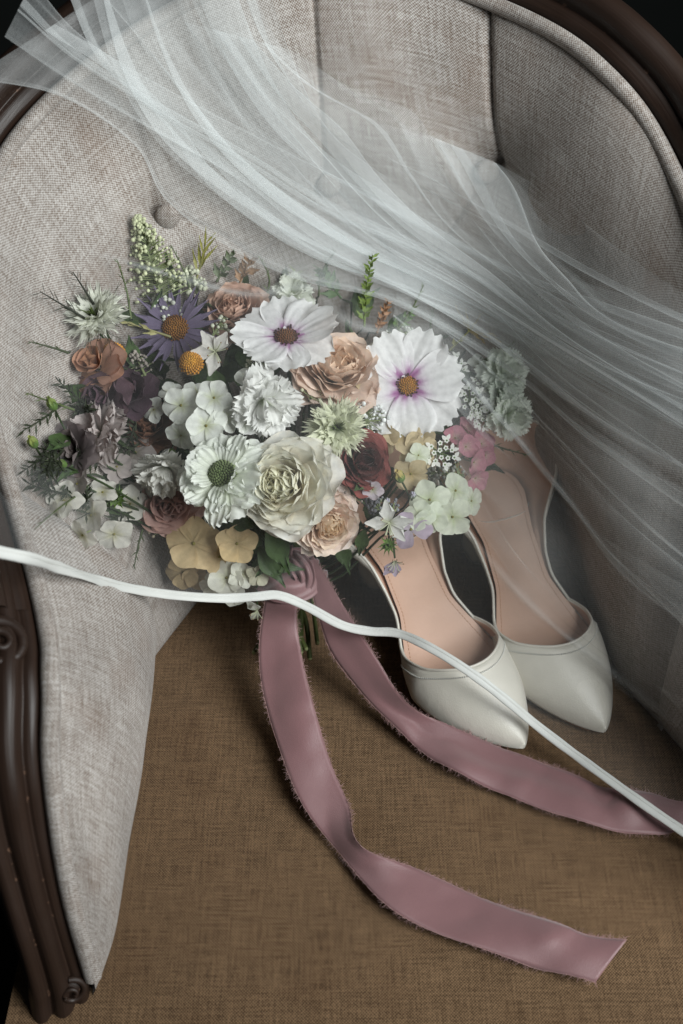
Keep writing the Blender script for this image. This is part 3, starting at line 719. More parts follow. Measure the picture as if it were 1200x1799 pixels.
for (x, y, R, fc, dz) in [(200, 938, 36, (.15, -.3), .012), (160, 905, 36, (-.6, .2), .006), (145, 940, 28, (-.7, -.4), .0), (228, 885, 34, (.3, .1), .006), (112, 880, 36, (-.5, .1), .0), (180, 865, 28, (-.1, .6), .0), (100, 905, 28, (-.8, -.2), -.004)]:
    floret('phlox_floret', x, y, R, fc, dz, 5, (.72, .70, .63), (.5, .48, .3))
for (x, y, R, fc, dz) in [(398, 1015, 36, (0, .1), .010), (375, 1030, 26, (-.5, -.5), .004), (425, 1010, 26, (.5, .3), .006), (410, 1045, 24, (.1, -.8), .002)]:
    floret('phlox_floret', x, y, R, fc, dz, 5, (.75, .75, .66), (.5, .5, .35))
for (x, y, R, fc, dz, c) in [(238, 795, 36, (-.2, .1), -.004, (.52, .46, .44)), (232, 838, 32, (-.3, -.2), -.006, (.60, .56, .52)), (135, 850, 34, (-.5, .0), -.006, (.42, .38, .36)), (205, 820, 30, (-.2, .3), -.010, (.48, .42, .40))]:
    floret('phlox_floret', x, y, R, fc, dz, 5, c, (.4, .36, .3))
TAN = (.60, .46, .26)
for (x, y, R, fc, dz) in [(340, 955, 50, (-.1, .05), .010), (416, 955, 38, (.15, .05), .010), (385, 978, 32, (.2, -.2), .002), (322, 1005, 34, (-.4, -.5), -.004), (345, 1015, 28, (.1, -.7), -.006)]:
    floret('dried_floret', x, y, R, fc, dz, 5, TAN, (.42, .32, .17), 1.0)
TAN2 = (.55, .45, .28)
for (x, y, R, fc, dz) in [(705, 765, 34, (-.2, .3), .0), (735, 792, 36, (.3, -.1), .002), (722, 832, 34, (.1, -.5), .004), (680, 770, 26, (-.6, .1), -.006), (742, 765, 28, (.5, .5), -.004), (642, 668, 30, (.4, .1), .0), (665, 640, 26, (.3, .6), -.004)]:
    floret('hydrangea_floret', x, y, R, fc, dz, 4, TAN2, (.45, .34, .15), 1.05)
PALE = (.66, .70, .58)
for (x, y, R, fc, dz) in [(755, 878, 36, (-.1, .2), .008), (800, 862, 34, (.5, .2), .004), (795, 908, 36, (.4, -.3), .008), (760, 912, 30, (-.1, -.5), .010), (738, 905, 28, (-.4, -.2), .008), (828, 880, 28, (.8, -.1), .0), (735, 800, 24, (.2, .3), .006)]:
    floret('hydrangea_floret', x, y, R, fc, dz, 4, PALE, (.5, .55, .35), 1.05)
for (x, y, R, fc, dz) in [(818, 785, 26, (.4, .2), .0), (845, 780, 26, (.7, .2), .0), (832, 812, 26, (.6, -.1), .0), (852, 800, 22, (.9, 0), -.004), (835, 840, 24, (.6, -.5), -.002), (800, 770, 24, (.1, .5), -.006), (820, 755, 24, (.4, .6), -.006)]:
    floret('pink_floret', x, y, R, fc, dz, 4, (.56, .25, .31), (.60, .45, .38), 1.1, el=.6)

def rose(name, px, py, R, face, dz, outer, inner, layers, label, nper=6, open_=1.2, closed=.15, ruf=.05, teeth=0, outer_k=7, stem=True):
    """layers of cupped petals; the outermost whorl are single petals"""
    f = Flower(name, px, py, R, face, dz, label=label, stem=stem); R = f.R
    ic, oc = np.array(inner), np.array(outer)
    for li in range(layers):
        q = li/(layers-1); n = outer_k if li == layers-1 else max(4, int(nper*(.6+.5*q)))
        ang = PI/2 - (closed + (open_-closed)*q**1.15)          # lift above the flower's plane
        Lp = R*(.52 + .52*q); Wp = R*(.55 + .62*q)
        base = tuple(ic*.9); body = tuple(ic*(1-q)+oc*q); edge = tuple(np.minimum((ic*(1-q)+oc*q)*1.10, .84))
        for k in range(n):
            a = 2*PI*k/n + li*.61 + random.uniform(-.28, .28)
            lift = ang + random.uniform(-.17, .17)
            t = petal(Lp*random.uniform(.92, 1.06), Wp*random.uniform(.9, 1.1), 9, 8, bend=(1.1 - 1.5*q) + random.uniform(-.2, .2), cup=.30-.14*q, tip=.20, base=.5, wmax=.70, ruf=ruf*(1+.6*q), rn=random.uniform(1.2, 2.6), teeth=teeth, tn=5,
                      cols=((0, base), (.5, body), (.93, edge), (1, tuple(np.array(edge)*np.array((.97, .92, .84))))), seed=li*31+k)
            M = rz(a) @ Matrix.Translation((0, R*(.03+.10*q), -R*.28*q)) @ rx(lift)
            if li == layers-1: f.petal_obj(pm('petal', t), M)
            else: f.add(t, M)
    f.done()
rose('ranunculus_flower', 502, 852, 84, (-.22, .10), .012, (.88, .84, .73), (.87, .79, .60), 9, 'cream ranunculus with many papery petals', nper=10, open_=1.35, closed=.42, ruf=.05, outer_k=9)
rose('garden_rose', 590, 655, 82, (.1, .45), -.004, (.74, .60, .52), (.76, .58, .42), 7, 'peach garden rose behind the two cosmos', nper=9, ruf=.07, teeth=.06, outer_k=9)
rose('garden_rose', 572, 916, 62, (.35, -.45), .010, (.82, .68, .62), (.86, .62, .42), 7, 'pale pink garden rose with apricot heart', nper=10, ruf=.06, teeth=.05, outer_k=9)
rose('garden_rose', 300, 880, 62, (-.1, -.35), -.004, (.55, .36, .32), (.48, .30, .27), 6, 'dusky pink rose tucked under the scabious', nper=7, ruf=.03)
rose('ranunculus_flower', 632, 812, 58, (.15, .1), .002, (.25, .075, .065), (.10, .03, .03), 6, 'burgundy ranunculus with dark heart', nper=8, open_=1.15, closed=.7, ruf=.03, outer_k=8)
rose('garden_rose', 412, 548, 60, (-.1, .5), -.006, (.66, .47, .39), (.60, .40, .30), 6, 'coral rose behind the tipped cosmos', nper=9, ruf=.06, teeth=.05)
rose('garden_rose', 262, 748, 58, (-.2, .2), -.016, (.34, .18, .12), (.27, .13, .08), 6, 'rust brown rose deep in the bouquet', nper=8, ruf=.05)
rose('garden_rose', 165, 640, 50, (-.3, .5), -.010, (.52, .30, .22), (.46, .24, .14), 3, 'peach petals spread beside the feathery white flower', nper=6, open_=1.4, ruf=.03)
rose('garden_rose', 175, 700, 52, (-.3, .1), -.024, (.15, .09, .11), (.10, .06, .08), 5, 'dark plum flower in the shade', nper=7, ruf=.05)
rose('garden_rose', 690, 620, 40, (.2, .6), -.016, (.60, .55, .46), (.55, .50, .35), 5, None, nper=7, ruf=.05)

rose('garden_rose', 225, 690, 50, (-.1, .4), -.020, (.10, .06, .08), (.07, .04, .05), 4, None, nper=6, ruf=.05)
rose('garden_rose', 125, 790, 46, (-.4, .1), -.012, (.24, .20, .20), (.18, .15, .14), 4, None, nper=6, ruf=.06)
def carnation(px, py, R, face, dz, col, label, n=34, spread=1.15, stem=True):
    f = Flower('carnation_flower', px, py, R, face, dz, label=label, stem=stem); R = f.R
    for k in range(n):
        q = (k+.5)/n; t = petal(R*random.uniform(.85, 1.05), R*random.uniform(.55, .85), 13, 8, bend=random.uniform(-.7, .2), cup=.06, tip=.14, base=.10, wmax=.85, ruf=.10, rn=random.uniform(3, 5), teeth=.13, tn=random.choice((5, 6, 7)), ridge=.012,
                  cols=((0, tuple(np.array(col)*np.array((.85, .92, .7)))), (.4, col), (1, col)), seed=int(px)+k)
        M = rz(k*2.39996) @ Matrix.Translation((0, 0, -R*.1*q)) @ rx(PI/2 - spread*q**.6*1.25)
        if q > .68: f.petal_obj(pm('petal', t), M)
        else: f.add(t, M)
    f.mb.tube([(0, 0, -R*.55), (0, 0, -R*.3), (0, 0, 0)], [R*.12, R*.2, R*.16], (.13, .19, .06), 8); f.done()
CW = (.86, .86, .83)
carnation(462, 702, 70, (.55, -.55), .006, CW, 'white carnation with ruffled fan of petals turned sideways', n=26, spread=1.0)
carnation(292, 818, 62, (-.35, -1.0), .008, (.80, .79, .74), 'white carnation hanging face down beside the scabious', n=24, spread=.95)
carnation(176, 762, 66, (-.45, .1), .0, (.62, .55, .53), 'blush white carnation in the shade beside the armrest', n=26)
carnation(512, 522, 44, (.0, .6), -.002, (.74, .76, .68), None, n=22)
carnation(882, 660, 50, (.3, .25), .018, (.82, .86, .78), None, n=22); carnation(892, 728, 46, (.4, -.2), .018, (.82, .86, .78), None, n=20, stem=False); carnation(878, 695, 44, (.6, .1), .012, (.70, .75, .67), None, n=16, stem=False)

def feathery(px, py, R, face, dz, label, col, seed):
    f = Flower('nigella_flower', px, py, R, face, dz, label=label); R = f.R; rg = np.random.default_rng(seed)
    for ring, (n, lift, L) in enumerate([(34, -.05, 1.0), (34, .2, .95), (28, .45, .82), (20, .8, .6)]):
        for k in range(n):
            t = petal(R*L*rg.uniform(.8, 1.1), R*rg.uniform(.26, .40), 7, 8, bend=rg.uniform(-.5, .8), tip=.35, base=.25, wmax=.66, point=.25, teeth=.30, tn=4, ridge=.02, cols=((0, (.45, .50, .28)), (.3, col), (1, col)), seed=k)
            f.add(t, rz(2*PI*k/n+rg.normal(0, .1)) @ Matrix.Translation((0, R*.08, 0)) @ rx(lift+rg.normal(0, .12)))
    for k in range(16):
        a = rg.uniform(0, 6.28); q = R*.14*rg.random()
        f.mb.tube([(q*math.cos(a), q*math.sin(a), 0), (q*1.8*math.cos(a), q*1.8*math.sin(a), R*.30), (q*3*math.cos(a), q*3*math.sin(a), R*.42)], [R*.03, R*.02, R*.006], (.17, .23, .07), 4)
    for k in range(14):                                    # thread-like bracts
        a = rg.uniform(0, 6.28); d = np.array((math.cos(a), math.sin(a), 0)); L = R*rg.uniform(.9, 1.35)
        pts = [d*R*.1 - np.array((0, 0, R*.2)), d*L*.6 + np.array((0, 0, -R*.1)), d*L + rg.normal(0, .12*R, 3)]
        f.mb.tube(catmull(pts, 6), np.linspace(R*.014, R*.006, 6), (.06, .085, .04), 3)
        for b in range(3):
            p = pts[1]*(1-b*.3)+pts[2]*b*.3; f.mb.tube([p, p + d*R*.2 + rg.normal(0, .14*R, 3)], [R*.009, R*.004], (.06, .085, .04), 3)
    f.done()
feathery(167, 556, 56, (-.15, .1), .004, 'feathery white flower with green heart beside the lilac daisy', (.78, .79, .70), 1)
feathery(592, 752, 54, (.05, -.35), .012, 'feathery pale green-white flower above the burgundy one', (.74, .76, .58), 2)

def scabious(px, py, R, face, dz):
    f = Flower('scabious_flower', px, py, R, face, dz, label='white scabious with green pincushion centre'); R = f.R
    for ring, (n, lift, L, w_) in enumerate([(9, .05, 1.0, .85), (10, .3, .80, .66), (12, .6, .58, .42)]):
        for k in range(n):
            t = petal(R*L*random.uniform(.72, 1.10), R*w_*random.uniform(.7, 1.3), 15, 10, bend=random.uniform(-.9, .5), cup=.05, tip=.16, base=.25, wmax=.78, ruf=.13, rn=random.uniform(2.5, 4.5), teeth=.05, tn=5, ridge=.006, cols=((0, (.52, .58, .38)), (.35, (.82, .85, .75)), (1, (.85, .87, .82))), seed=ring*20+k)
            M = rz(2*PI*k/n+ring*.3+random.uniform(-.3, .3)) @ Matrix.Translation((0, R*.16, ring*R*.03)) @ rx(lift+random.uniform(-.22, .3))
            if ring == 0: f.petal_obj(pm('petal', t), M)
            else: f.add(t, M)
    disc_dome(f, R*.33, R*.26, 130, (.20, .27, .11), (.30, .36, .18), R*.032, 4); f.done()
scabious(393, 836, 84, (-.05, .15), .014)

def cone_flower(px, py, R, face, dz):
    f = Flower('button_flower', px, py, R, face, dz, label='round orange seed head without petals'); R = f.R
    disc_dome(f, R, R*1.1, 120, (.62, .33, .05), (.50, .22, .03), R*.12, 6)
    for k in range(9): f.add(petal(R*.9, R*.35, 5, 5, bend=.5, point=.6, cols=((0, GRN), (1, (.10, .12, .05))), seed=k), rz(k*.7) @ rx(-.6))
    f.done(BEAD)
cone_flower(336, 640, 21, (.1, .1), .012); cone_flower(200, 624, 20, (.1, .5), .004)

def four_petal(px, py, R, face, dz, col, label, tw, angs=None):
    f = Flower('gaura_flower', px, py, R, face, dz, tw, label=label); R = f.R
    for k, a in enumerate(angs or (0, 1.3, 2.7, 4.2)):
        t = petal(R, R*.62, 9, 9, bend=random.uniform(-.4, .3), cup=.12, tip=.5, base=.12, wmax=.66, ridge=.01, cols=((0, (.45, .47, .30)), (.3, col), (1, col)), seed=k+int(px), point=.2)
        f.petal_obj(pm('petal', t), rz(a) @ rx(random.uniform(-.05, .35)))
    for k in range(8):
        a = random.uniform(0, 6.28); f.mb.tube(catmull([(0, 0, 0), (R*.2*math.cos(a), R*.2*math.sin(a), R*.3), (R*.4*math.cos(a), R*.4*math.sin(a), R*.42)], 5), R*.02, (.60, .62, .45), 4)
        f.mb.ball((R*.4*math.cos(a), R*.4*math.sin(a), R*.42), R*.035, (.35, .22, .12), 5, 3)
    f.done()
four_petal(378, 618, 44, (.0, -.1), .012, (.66, .64, .60), 'papery white four-petalled blossom', .4, (.25, -.8, 2.5, 1.2))
four_petal(684, 918, 44, (.05, -.2), .016, (.74, .74, .70), 'white four-petalled blossom above the lilac petals', .1, (0, 1.35, -1.5, -2.6))
four_petal(694, 985, 36, (.1, -.8), .010, (.55, .47, .58), 'pale lilac petals drooping over a pump', 2.9, (-.3, .3))
floret('lilac_floret', 722, 930, 38, (.3, -.2), .004, 3, (.46, .38, .47), (.4, .36, .4), .9)
four_petal(452, 1072, 30, (.0, -.6), .006, (.74, .75, .68), 'small white blossom poking out below the veil edge', 2.6, (.2, -1.9, -2.4))
def calyx(px, py, R, face, dz, col=(.16, .26, .06), n=12, label=None):
    f = Flower('calyx', px, py, R, face, dz, label=label); R = f.R
    for ring in range(2):
        for k in range(n): f.add(petal(R*(1-.3*ring), R*.24, 5, 6, bend=random.uniform(.2, 1.0), cup=.2, tip=.5, base=.6, wmax=.4, point=.8, cols=((0, col), (1, tuple(np.array(col)*.8))), seed=k), rz(2*PI*k/n+ring*.3) @ rx(.25+.5*ring+random.uniform(-.1, .2)))
    f.done(LEAF)
calyx(205, 878, 32, (-.2, .1), .014, label='spiky green calyx without petals'); calyx(682, 955, 24, (0, -.5), .018)

def spray(px, py, tip, wid, n, col, name, label, rb=3.4, dz=0, m=None):
    """tapering cloud of buds on fine stalks, from base to tip (pixels)"""
    f = Flower(name, px, py, 30, (0, .2), dz, 0.0, label=label); Mi = f.M.inverted(); rg = np.random.default_rng(int(px))
    d = f.d; pm_ = PXM(px, py, d); base = f.p; top = at_d(tip[0], tip[1], min(d + .02, pad_d(*tip)-.012)); ax = top-base
    A = lambda p: np.array(Mi @ Vector(p))
    f.mb.tube([A(base), A(base+ax*.5), A(top)], [.0011, .0008, .0004], (.17, .20, .09), 5)
    e1 = unit(np.cross(ax, FW)); e2 = unit(np.cross(ax, e1))
    for k in range(n):
        q = rg.random()**.8; w_ = wid*pm_*(1-q)**.75*math.sqrt(rg.random()) + .001; a = rg.uniform(0, 6.28)
        c = base + ax*q; p = c + (e1*math.cos(a) + e2*math.sin(a)*.6)*w_ + ax*.05
        f.mb.tube([A(c), A(p)], .00035, (.22, .26, .12), 3)
        cc = np.array(col)*rg.uniform(.65, 1.1); f.mb.ball(A(p), rb*pm_*rg.uniform(.6, 1.2), cc, 6, 4)
    o = f.done(BEAD); return o
spray(285, 528, (243, 385), 62, 330, (.60, .63, .40), 'bud_spray', 'tall cone of tiny pale green buds', 3.6)
spray(348, 520, (330, 470), 34, 60, (.60, .62, .46), 'bud_spray', None, 4.2, .004); spray(300, 566, (275, 520), 40, 60, (.62, .64, .55), 'bud_spray', None, 4.0, .004)
spray(372, 592, (395, 555), 26, 26, (.62, .64, .5), 'bud_spray', None, 3.6, .010); spray(640, 745, (655, 705), 52, 150, (.74, .76, .74), 'lace_spray', 'lacy white cluster beneath the open cosmos', 4.2)
spray(690, 905, (640, 880), 30, 120, (.22, .22, .24), 'veronica_spike', None, 3.4, .006); spray(815, 835, (730, 828), 26, 160, (.30, .30, .27), 'veronica_spike', None, 3.4, .006)

def umbel(px, py, R, face, dz, n=13):
    """lace flower head: green spokes with small white florets, longer petals outside"""
    f = Flower('lace_flower', px, py, R, face, dz); R = f.R; rg = np.random.default_rng(int(px*py) % 1000)
    for k in range(n):
        a = k*2.39996; q = math.sqrt((k+.5)/n)*R*.85; p = np.array((q*math.cos(a), q*math.sin(a), R*.15*(1-q/R)))
        f.mb.tube([(0, 0, -R*.5), p*.7 - np.array((0, 0, R*.08)), p], [R*.05, R*.035, R*.03], (.15, .22, .07), 4)
        f.mb.ball(p, R*.07, (.20, .30, .10), 5, 3)
        for j in range(5):
            big = (q > R*.6) and (abs(((j*1.2566) % 6.28)) < 1.4)
            t = petal(R*(.42 if big else .17), R*(.24 if big else .14), 5, 5, tip=.3, base=.3, cols=((0, PW), (1, WHITE)), seed=j)
            f.add(t, Matrix.Translation(p) @ rz(a - PI/2 + j*1.2566) @ rx(.2))
    f.done()
for (x, y, R, fc) in [(795, 640, 27, (.2, .4)), (785, 662, 24, (.1, .1)), (828, 705, 28, (.2, .1)), (852, 675, 24, (.3, .4)), (858, 735, 26, (.4, -.2)), (775, 795, 30, (.1, .2)), (838, 720, 24, (.5, -.3))]:
    umbel(x, y, R, fc, .012)

def sprig(px, py, tip, n, ll, col, name, label, dz=.0, curve=0., wid=.5, ang=.9):
    f = Flower(name, px, py, 30, (0, 0), dz, 0.0, label=label); Mi = f.M.inverted(); d = f.d; k_ = PXM(px, py, d)
    A = lambda p: np.array(Mi @ Vector(p)); base = f.p; top = at_d(tip[0], tip[1], min(d-.004, pad_d(*tip)-.012)); mid = (base+top)/2 + RT*curve*k_
    c = catmull([base, mid, top], 30); f.mb.tube([A(p) for p in c], np.linspace(.0009, .0003, 30), np.array(col)*.9, 4)
    ax = unit(top-base); side = unit(np.cross(ax, FW)); rg = np.random.default_rng(int(px)+3)
    for k in range(n):
        q = .12+.88*(k+.5)/n; p = c[int(q*29)]; a = k*2.39996
        out = unit(side*math.cos(a) - FW*math.sin(a)); dr = unit(ax*math.cos(ang) + out*math.sin(ang)); nn = unit(np.cross(dr, np.cross(-FW, dr)) + rg.normal(0, .3, 3)); xx = np.cross(dr, nn)
        M = Mi @ Matrix(((xx[0], dr[0], nn[0], p[0]), (xx[1], dr[1], nn[1], p[1]), (xx[2], dr[2], nn[2], p[2]), (0, 0, 0, 1)))
        L = ll*k_*rg.uniform(.75, 1.2)*(1.1-.4*q); f.add(petal(L, L*wid, 5, 6, cup=.15, bend=.3, tip=.5, base=.15, wmax=.55, point=.3, cols=((0, col), (1, tuple(np.array(col)*rg.uniform(.8, 1.3)))), seed=k), M)
    return f.done(LEAF)
sprig(640, 575, (655, 448), 34, 19, (.15, .21, .05), 'seed_sprig', 'upright green sprig of small oval pods', .004, -4)
sprig(662, 585, (682, 530), 22, 15, (.32, .17, .09), 'seed_sprig', 'small rust coloured sprig', .002); sprig(690, 580, (725, 550), 14, 18, (.12, .20, .06), 'seed_sprig', None)
sprig(345, 490, (362, 425), 13, 44, (.26, .25, .07), 'bract_sprig', 'yellow-green spiky sprig under the veil', .0, 0, .13, .5)
sprig(380, 495, (412, 445), 12, 24, (.13, .16, .09), 'bract_sprig', None); sprig(420, 500, (440, 455), 10, 26, (.30, .18, .10), 'bract_sprig', None)
sprig(515, 505, (520, 478), 14, 24, (.22, .25, .10), 'bract_sprig', None, .0, 0, .15, .9); sprig(600, 525, (560, 470), 12, 34, (.10, .16, .07), 'bract_sprig', None)
sprig(790, 615, (828, 578), 4, 14, (.25, .24, .10), 'dried_sprig', None, .012)
for tp in ((800, 538), (818, 545), (845, 552), (880, 600), (868, 588), (850, 600)):
    sprig(826, 582, tp, 5, 13, (.50, .36, .13), 'dried_sprig', None, .016, 0, .25, .25)
sprig(165, 535, (128, 478), 12, 30, (.05, .055, .04), 'twig_sprig', None, .004, 0, .06, .8); sprig(150, 560, (70, 512), 14, 34, (.05, .055, .04), 'twig_sprig', None, .0, 0, .06, .8)
sprig(300, 592, (180, 552), 6, 34, (.30, .28, .12), 'bud_sprig', 'slender sprig of pinkish green buds crossing the feathery flower', .014, 0, .26, .3)
def bud(px, py, R, tipd, col, dz=0.0):
    f = Flower('flower_bud', px, py, R, tipd, dz); R = f.R
    for k in range(6): f.add(petal(R*1.7, R*.95, 7, 8, bend=1.2, cup=.3, tip=.4, base=.5, wmax=.45, point=.4, cols=((0, GRN), (1, col)), seed=k), rz(k*1.047) @ Matrix.Translation((0, R*.28, -R*.5)) @ rx(1.25))
    f.mb.ball((0, 0, 0), R*.5, GRN, 8, 6, (1, 1, 1.3)); f.done(LEAF)
bud(58, 778, 19, (-.7, .5), (.34, .38, .10)); bud(92, 712, 18, (-.3, .9), (.24, .30, .08)); bud(110, 815, 14, (-.6, .2), (.18, .22, .08)); bud(702, 838, 20, (-.3, .3), (.52, .38, .14), .010); bud(680, 880, 12, (.2, .4), (.48, .44, .56), .01); bud(725, 870, 14, (.3, .4), (.50, .46, .58), .012)

# wisps and small fillers that loosen the outline
rgw = np.random.default_rng(23)
for (x, y, tx, ty) in [(230, 560, 205, 455), (560, 520, 590, 440), (470, 520, 455, 450), (760, 610, 770, 520), (130, 720, 45, 690), (150, 860, 60, 930), (250, 930, 235, 1000), (860, 780, 930, 800), (690, 590, 745, 500), (340, 540, 300, 430), (120, 620, 50, 600), (830, 640, 905, 600)]:
    sprig(x, y, (tx, ty), 9, 16, tuple(np.array((.10, .13, .05))*rgw.uniform(.6, 1.5)), 'grass_sprig', None, .0, float(rgw.uniform(-14, 14)), .16, .6)
for (x, y, tx, ty, w_, n, c) in [(460, 640, 440, 610, 30, 40, (.62, .62, .48)), (545, 700, 560, 672, 26, 34, (.50, .50, .34)), (255, 660, 235, 620, 34, 44, (.34, .30, .26)), (610, 880, 640, 850, 26, 36, (.40, .34, .30)), (445, 905, 470, 880, 26, 30, (.55, .55, .42)), (770, 740, 790, 712, 28, 44, (.72, .72, .68)), (285, 930, 262, 905, 26, 30, (.42, .36, .26)), (700, 600, 720, 575, 30, 40, (.70, .72, .64))]:
    spray(x, y, (tx, ty), w_, n, c, 'filler_spray', None, 3.4, .002)
for (x, y, R, fc, dz, c) in [(430, 740, 22, (.2, .2), .006, PW), (270, 720, 24, (-.3, .2), .004, PW), (300, 690, 22, (-.2, .6), .0, PW), (455, 1010, 22, (.4, -.1), .004, (.62, .60, .46)), (540, 800, 20, (.2, .4), .0, (.66, .64, .50)), (655, 860, 20, (.1, -.2), .006, (.62, .55, .60)), (610, 720, 20, (-.1, .3), .0, (.70, .70, .62)), (250, 860, 24, (-.2, 0), .006, PW), (560, 560, 22, (.2, .6), -.004, (.70, .66, .62)), (840, 640, 20, (.5, .4), .006, PW)]:
    floret('filler_floret', x, y, R, fc, dz, 5, c, (.45, .45, .3))
# ferny foliage; added sprigs, coloured near black, also stand in for the bouquet's shade
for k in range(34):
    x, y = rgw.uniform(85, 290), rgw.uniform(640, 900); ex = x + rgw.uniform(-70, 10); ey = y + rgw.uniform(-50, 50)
    sprig(x, y, (ex, ey), 16, 26, tuple(np.array((.030, .038, .020))*rgw.uniform(.7, 1.6)), 'shade_fern_sprig', None, -rgw.uniform(.004, .03), float(rgw.uniform(-10, 10)), .22, .8)
# leaves filling the heart of the bouquet
lv = [pm('leaf', petal(.032, .014, 9, 9, bend=b, cup=.12, tip=.4, base=.15, wmax=.45, point=.7, ruf=.04, cols=((0, (.05, .08, .025)), (.5, (.06, .10, .035)), (1, (.05, .085, .03))), seed=k), LEAF) for k, b in enumerate((.6, -.8, 1.1, -.3))]
rg = np.random.default_rng(11); nleaf = 0
while nleaf < 110:
    x, y = rg.uniform(60, 900), rg.uniform(480, 1030)
    e = ((x-475)/415)**2 + ((y-745)/285)**2
    if e > .74 or (x < 300 and y > 940) or (y > 960 and x > 470): continue
    d = min(float(DOME(x, y)) + rg.uniform(.016, .060), pad_d(x, y)-.010); p = at_d(x, y, d)
    n = unit(-FW + RT*rg.normal(0, .6) + UP*rg.normal(0, .6)); out = unit(RT*(x-475)/415 - UP*(y-745)/285 + rg.normal(0, .5, 3)); yv = unit(out - n*(out@n)); xv = np.cross(yv, n)
    M = Matrix(((xv[0], yv[0], n[0], p[0]), (xv[1], yv[1], n[1], p[1]), (xv[2], yv[2], n[2], p[2]), (0, 0, 0, 1)))
    o = link('leaf', lv[nleaf % 4], bq); o.matrix_parent_inverse = BI; o.matrix_basis = M @ Matrix.Scale(rg.uniform(.7, 1.3), 4); nleaf += 1
for (x, y, tx, ty, s_) in [(470, 925, 500, 985, 1.2), (455, 960, 480, 1000, 1.1), (655, 835, 625, 860, .8), (640, 930, 625, 1010, .7), (400, 910, 460, 930, .9), (150, 800, 90, 850, 1.0), (120, 760, 60, 830, 1.0), (450, 985, 520, 1000, 1.1), (230, 930, 190, 980, .5)]:
    d = dome_d(x, y, .0); p = at_d(x, y, d); q = at_d(tx, ty, dome_d(tx, ty, .006)); yv = unit(q-p); n = unit(-FW - yv*(-FW@yv)); xv = np.cross(yv, n)
    M = Matrix(((xv[0], yv[0], n[0], p[0]), (xv[1], yv[1], n[1], p[1]), (xv[2], yv[2], n[2], p[2]), (0, 0, 0, 1)))
    o = link('leaf', lv[nleaf % 4], bq); o.matrix_parent_inverse = BI; o.matrix_basis = M @ Matrix.Scale(s_, 4); nleaf += 1
# cut stems below the knot
for k in range(17):
    e = at_z(rg.uniform(425, 560), rg.uniform(1120, 1175), rg.uniform(.006, .028)); a = G + np.array((rg.normal(0, .006), 0, rg.uniform(-.02, .006)))
    mb = MB(); pts = catmull([a + np.array((0, .03, .01)), a, (a+e)/2 + rg.normal(0, .003, 3), e], 16); mb.tube(pts, rg.uniform(.0013, .0024), np.array((.085, .105, .03))*rg.uniform(.6, 1.3), 7)
    mb.ball(e, .0018, (.25, .27, .12), 6, 3)
    o = link('stem', mb.mesh('stem', [LEAF]), bq); o.matrix_parent_inverse = BI

# ------------------------------------------------------------------ veil
veil = thing('bridal_veil', 'sheer white tulle veil draped in folds from the chair back over the bouquet', 'veil', (-.12, .15, .36))
def vpart(name, me, parent=None):
    o = link(name, me, parent or veil)
    if parent is None: o.matrix_parent_inverse = Matrix.Translation(-Vector(veil.location))
    return o
# satin-bound edge
edge = [(-60, 955, .250), (0, 970, .244), (60, 983, .230), (130, 1006, .190), (210, 1030, .140), (300, 1045, .106), (390, 1051, .088), (450, 1048, .084), (490, 1046, .082), (540, 1066, .074), (600, 1098, .064), (650, 1109, .060), (700, 1113, .062), (760, 1140, .066),
        (830, 1184, .062), (890, 1230, .048), (940, 1272, .030), (1000, 1318, .022), (1060, 1362, .022), (1130, 1412, .022), (1200, 1460, .018), (1290, 1520, .008)]
E = catmull([at_z(a, b, c) for a, b, c in edge], 260)
Nn = np.tile(unit(np.array((.05, -.55, .85))), (260, 1)) + .28*np.stack([smooth_noise(np.linspace(0, 4, 260), k+50, 2) for k in range(3)], -1)
prof = np.array([(-.0042, .0), (-.0036, .0011), (-.0020, .0015), (-.0012, .0011), (0, .0017), (.0022, .0018), (.0036, .0012), (.0042, 0), (.0030, -.0012), (-.0030, -.0012)])
prof = prof*np.array((.80, .62)); V, F, uv = sweep(E, prof, Nn, scale=1 + .10*smooth_noise(np.linspace(0, 14, 260), 91, 2)); bd_ = vpart('satin_binding', mesh_from('satin_binding', V, F, [BINDING], uv=uv)); bd_.modifiers.new('s', 'SUBSURF').render_levels = 1
Tn = unit(np.gradient(E, axis=0)); N2 = unit(Nn - Tn*(Nn*Tn).sum(-1, keepdims=True)); O2 = unit(np.cross(Tn, N2))
mb = MB(); st = catmull(E - O2*.0011 + N2*.0009, 1100)
for k in range(0, 1096, 4): mb.tube([st[k], st[k+2] + np.array((0, 0, .0002)), st[k+3]], .00020, (1, 1, 1), 4)
so = vpart('stitching', mb.mesh('stitching', [STITCH]), bd_); so['kind'] = 'stuff'

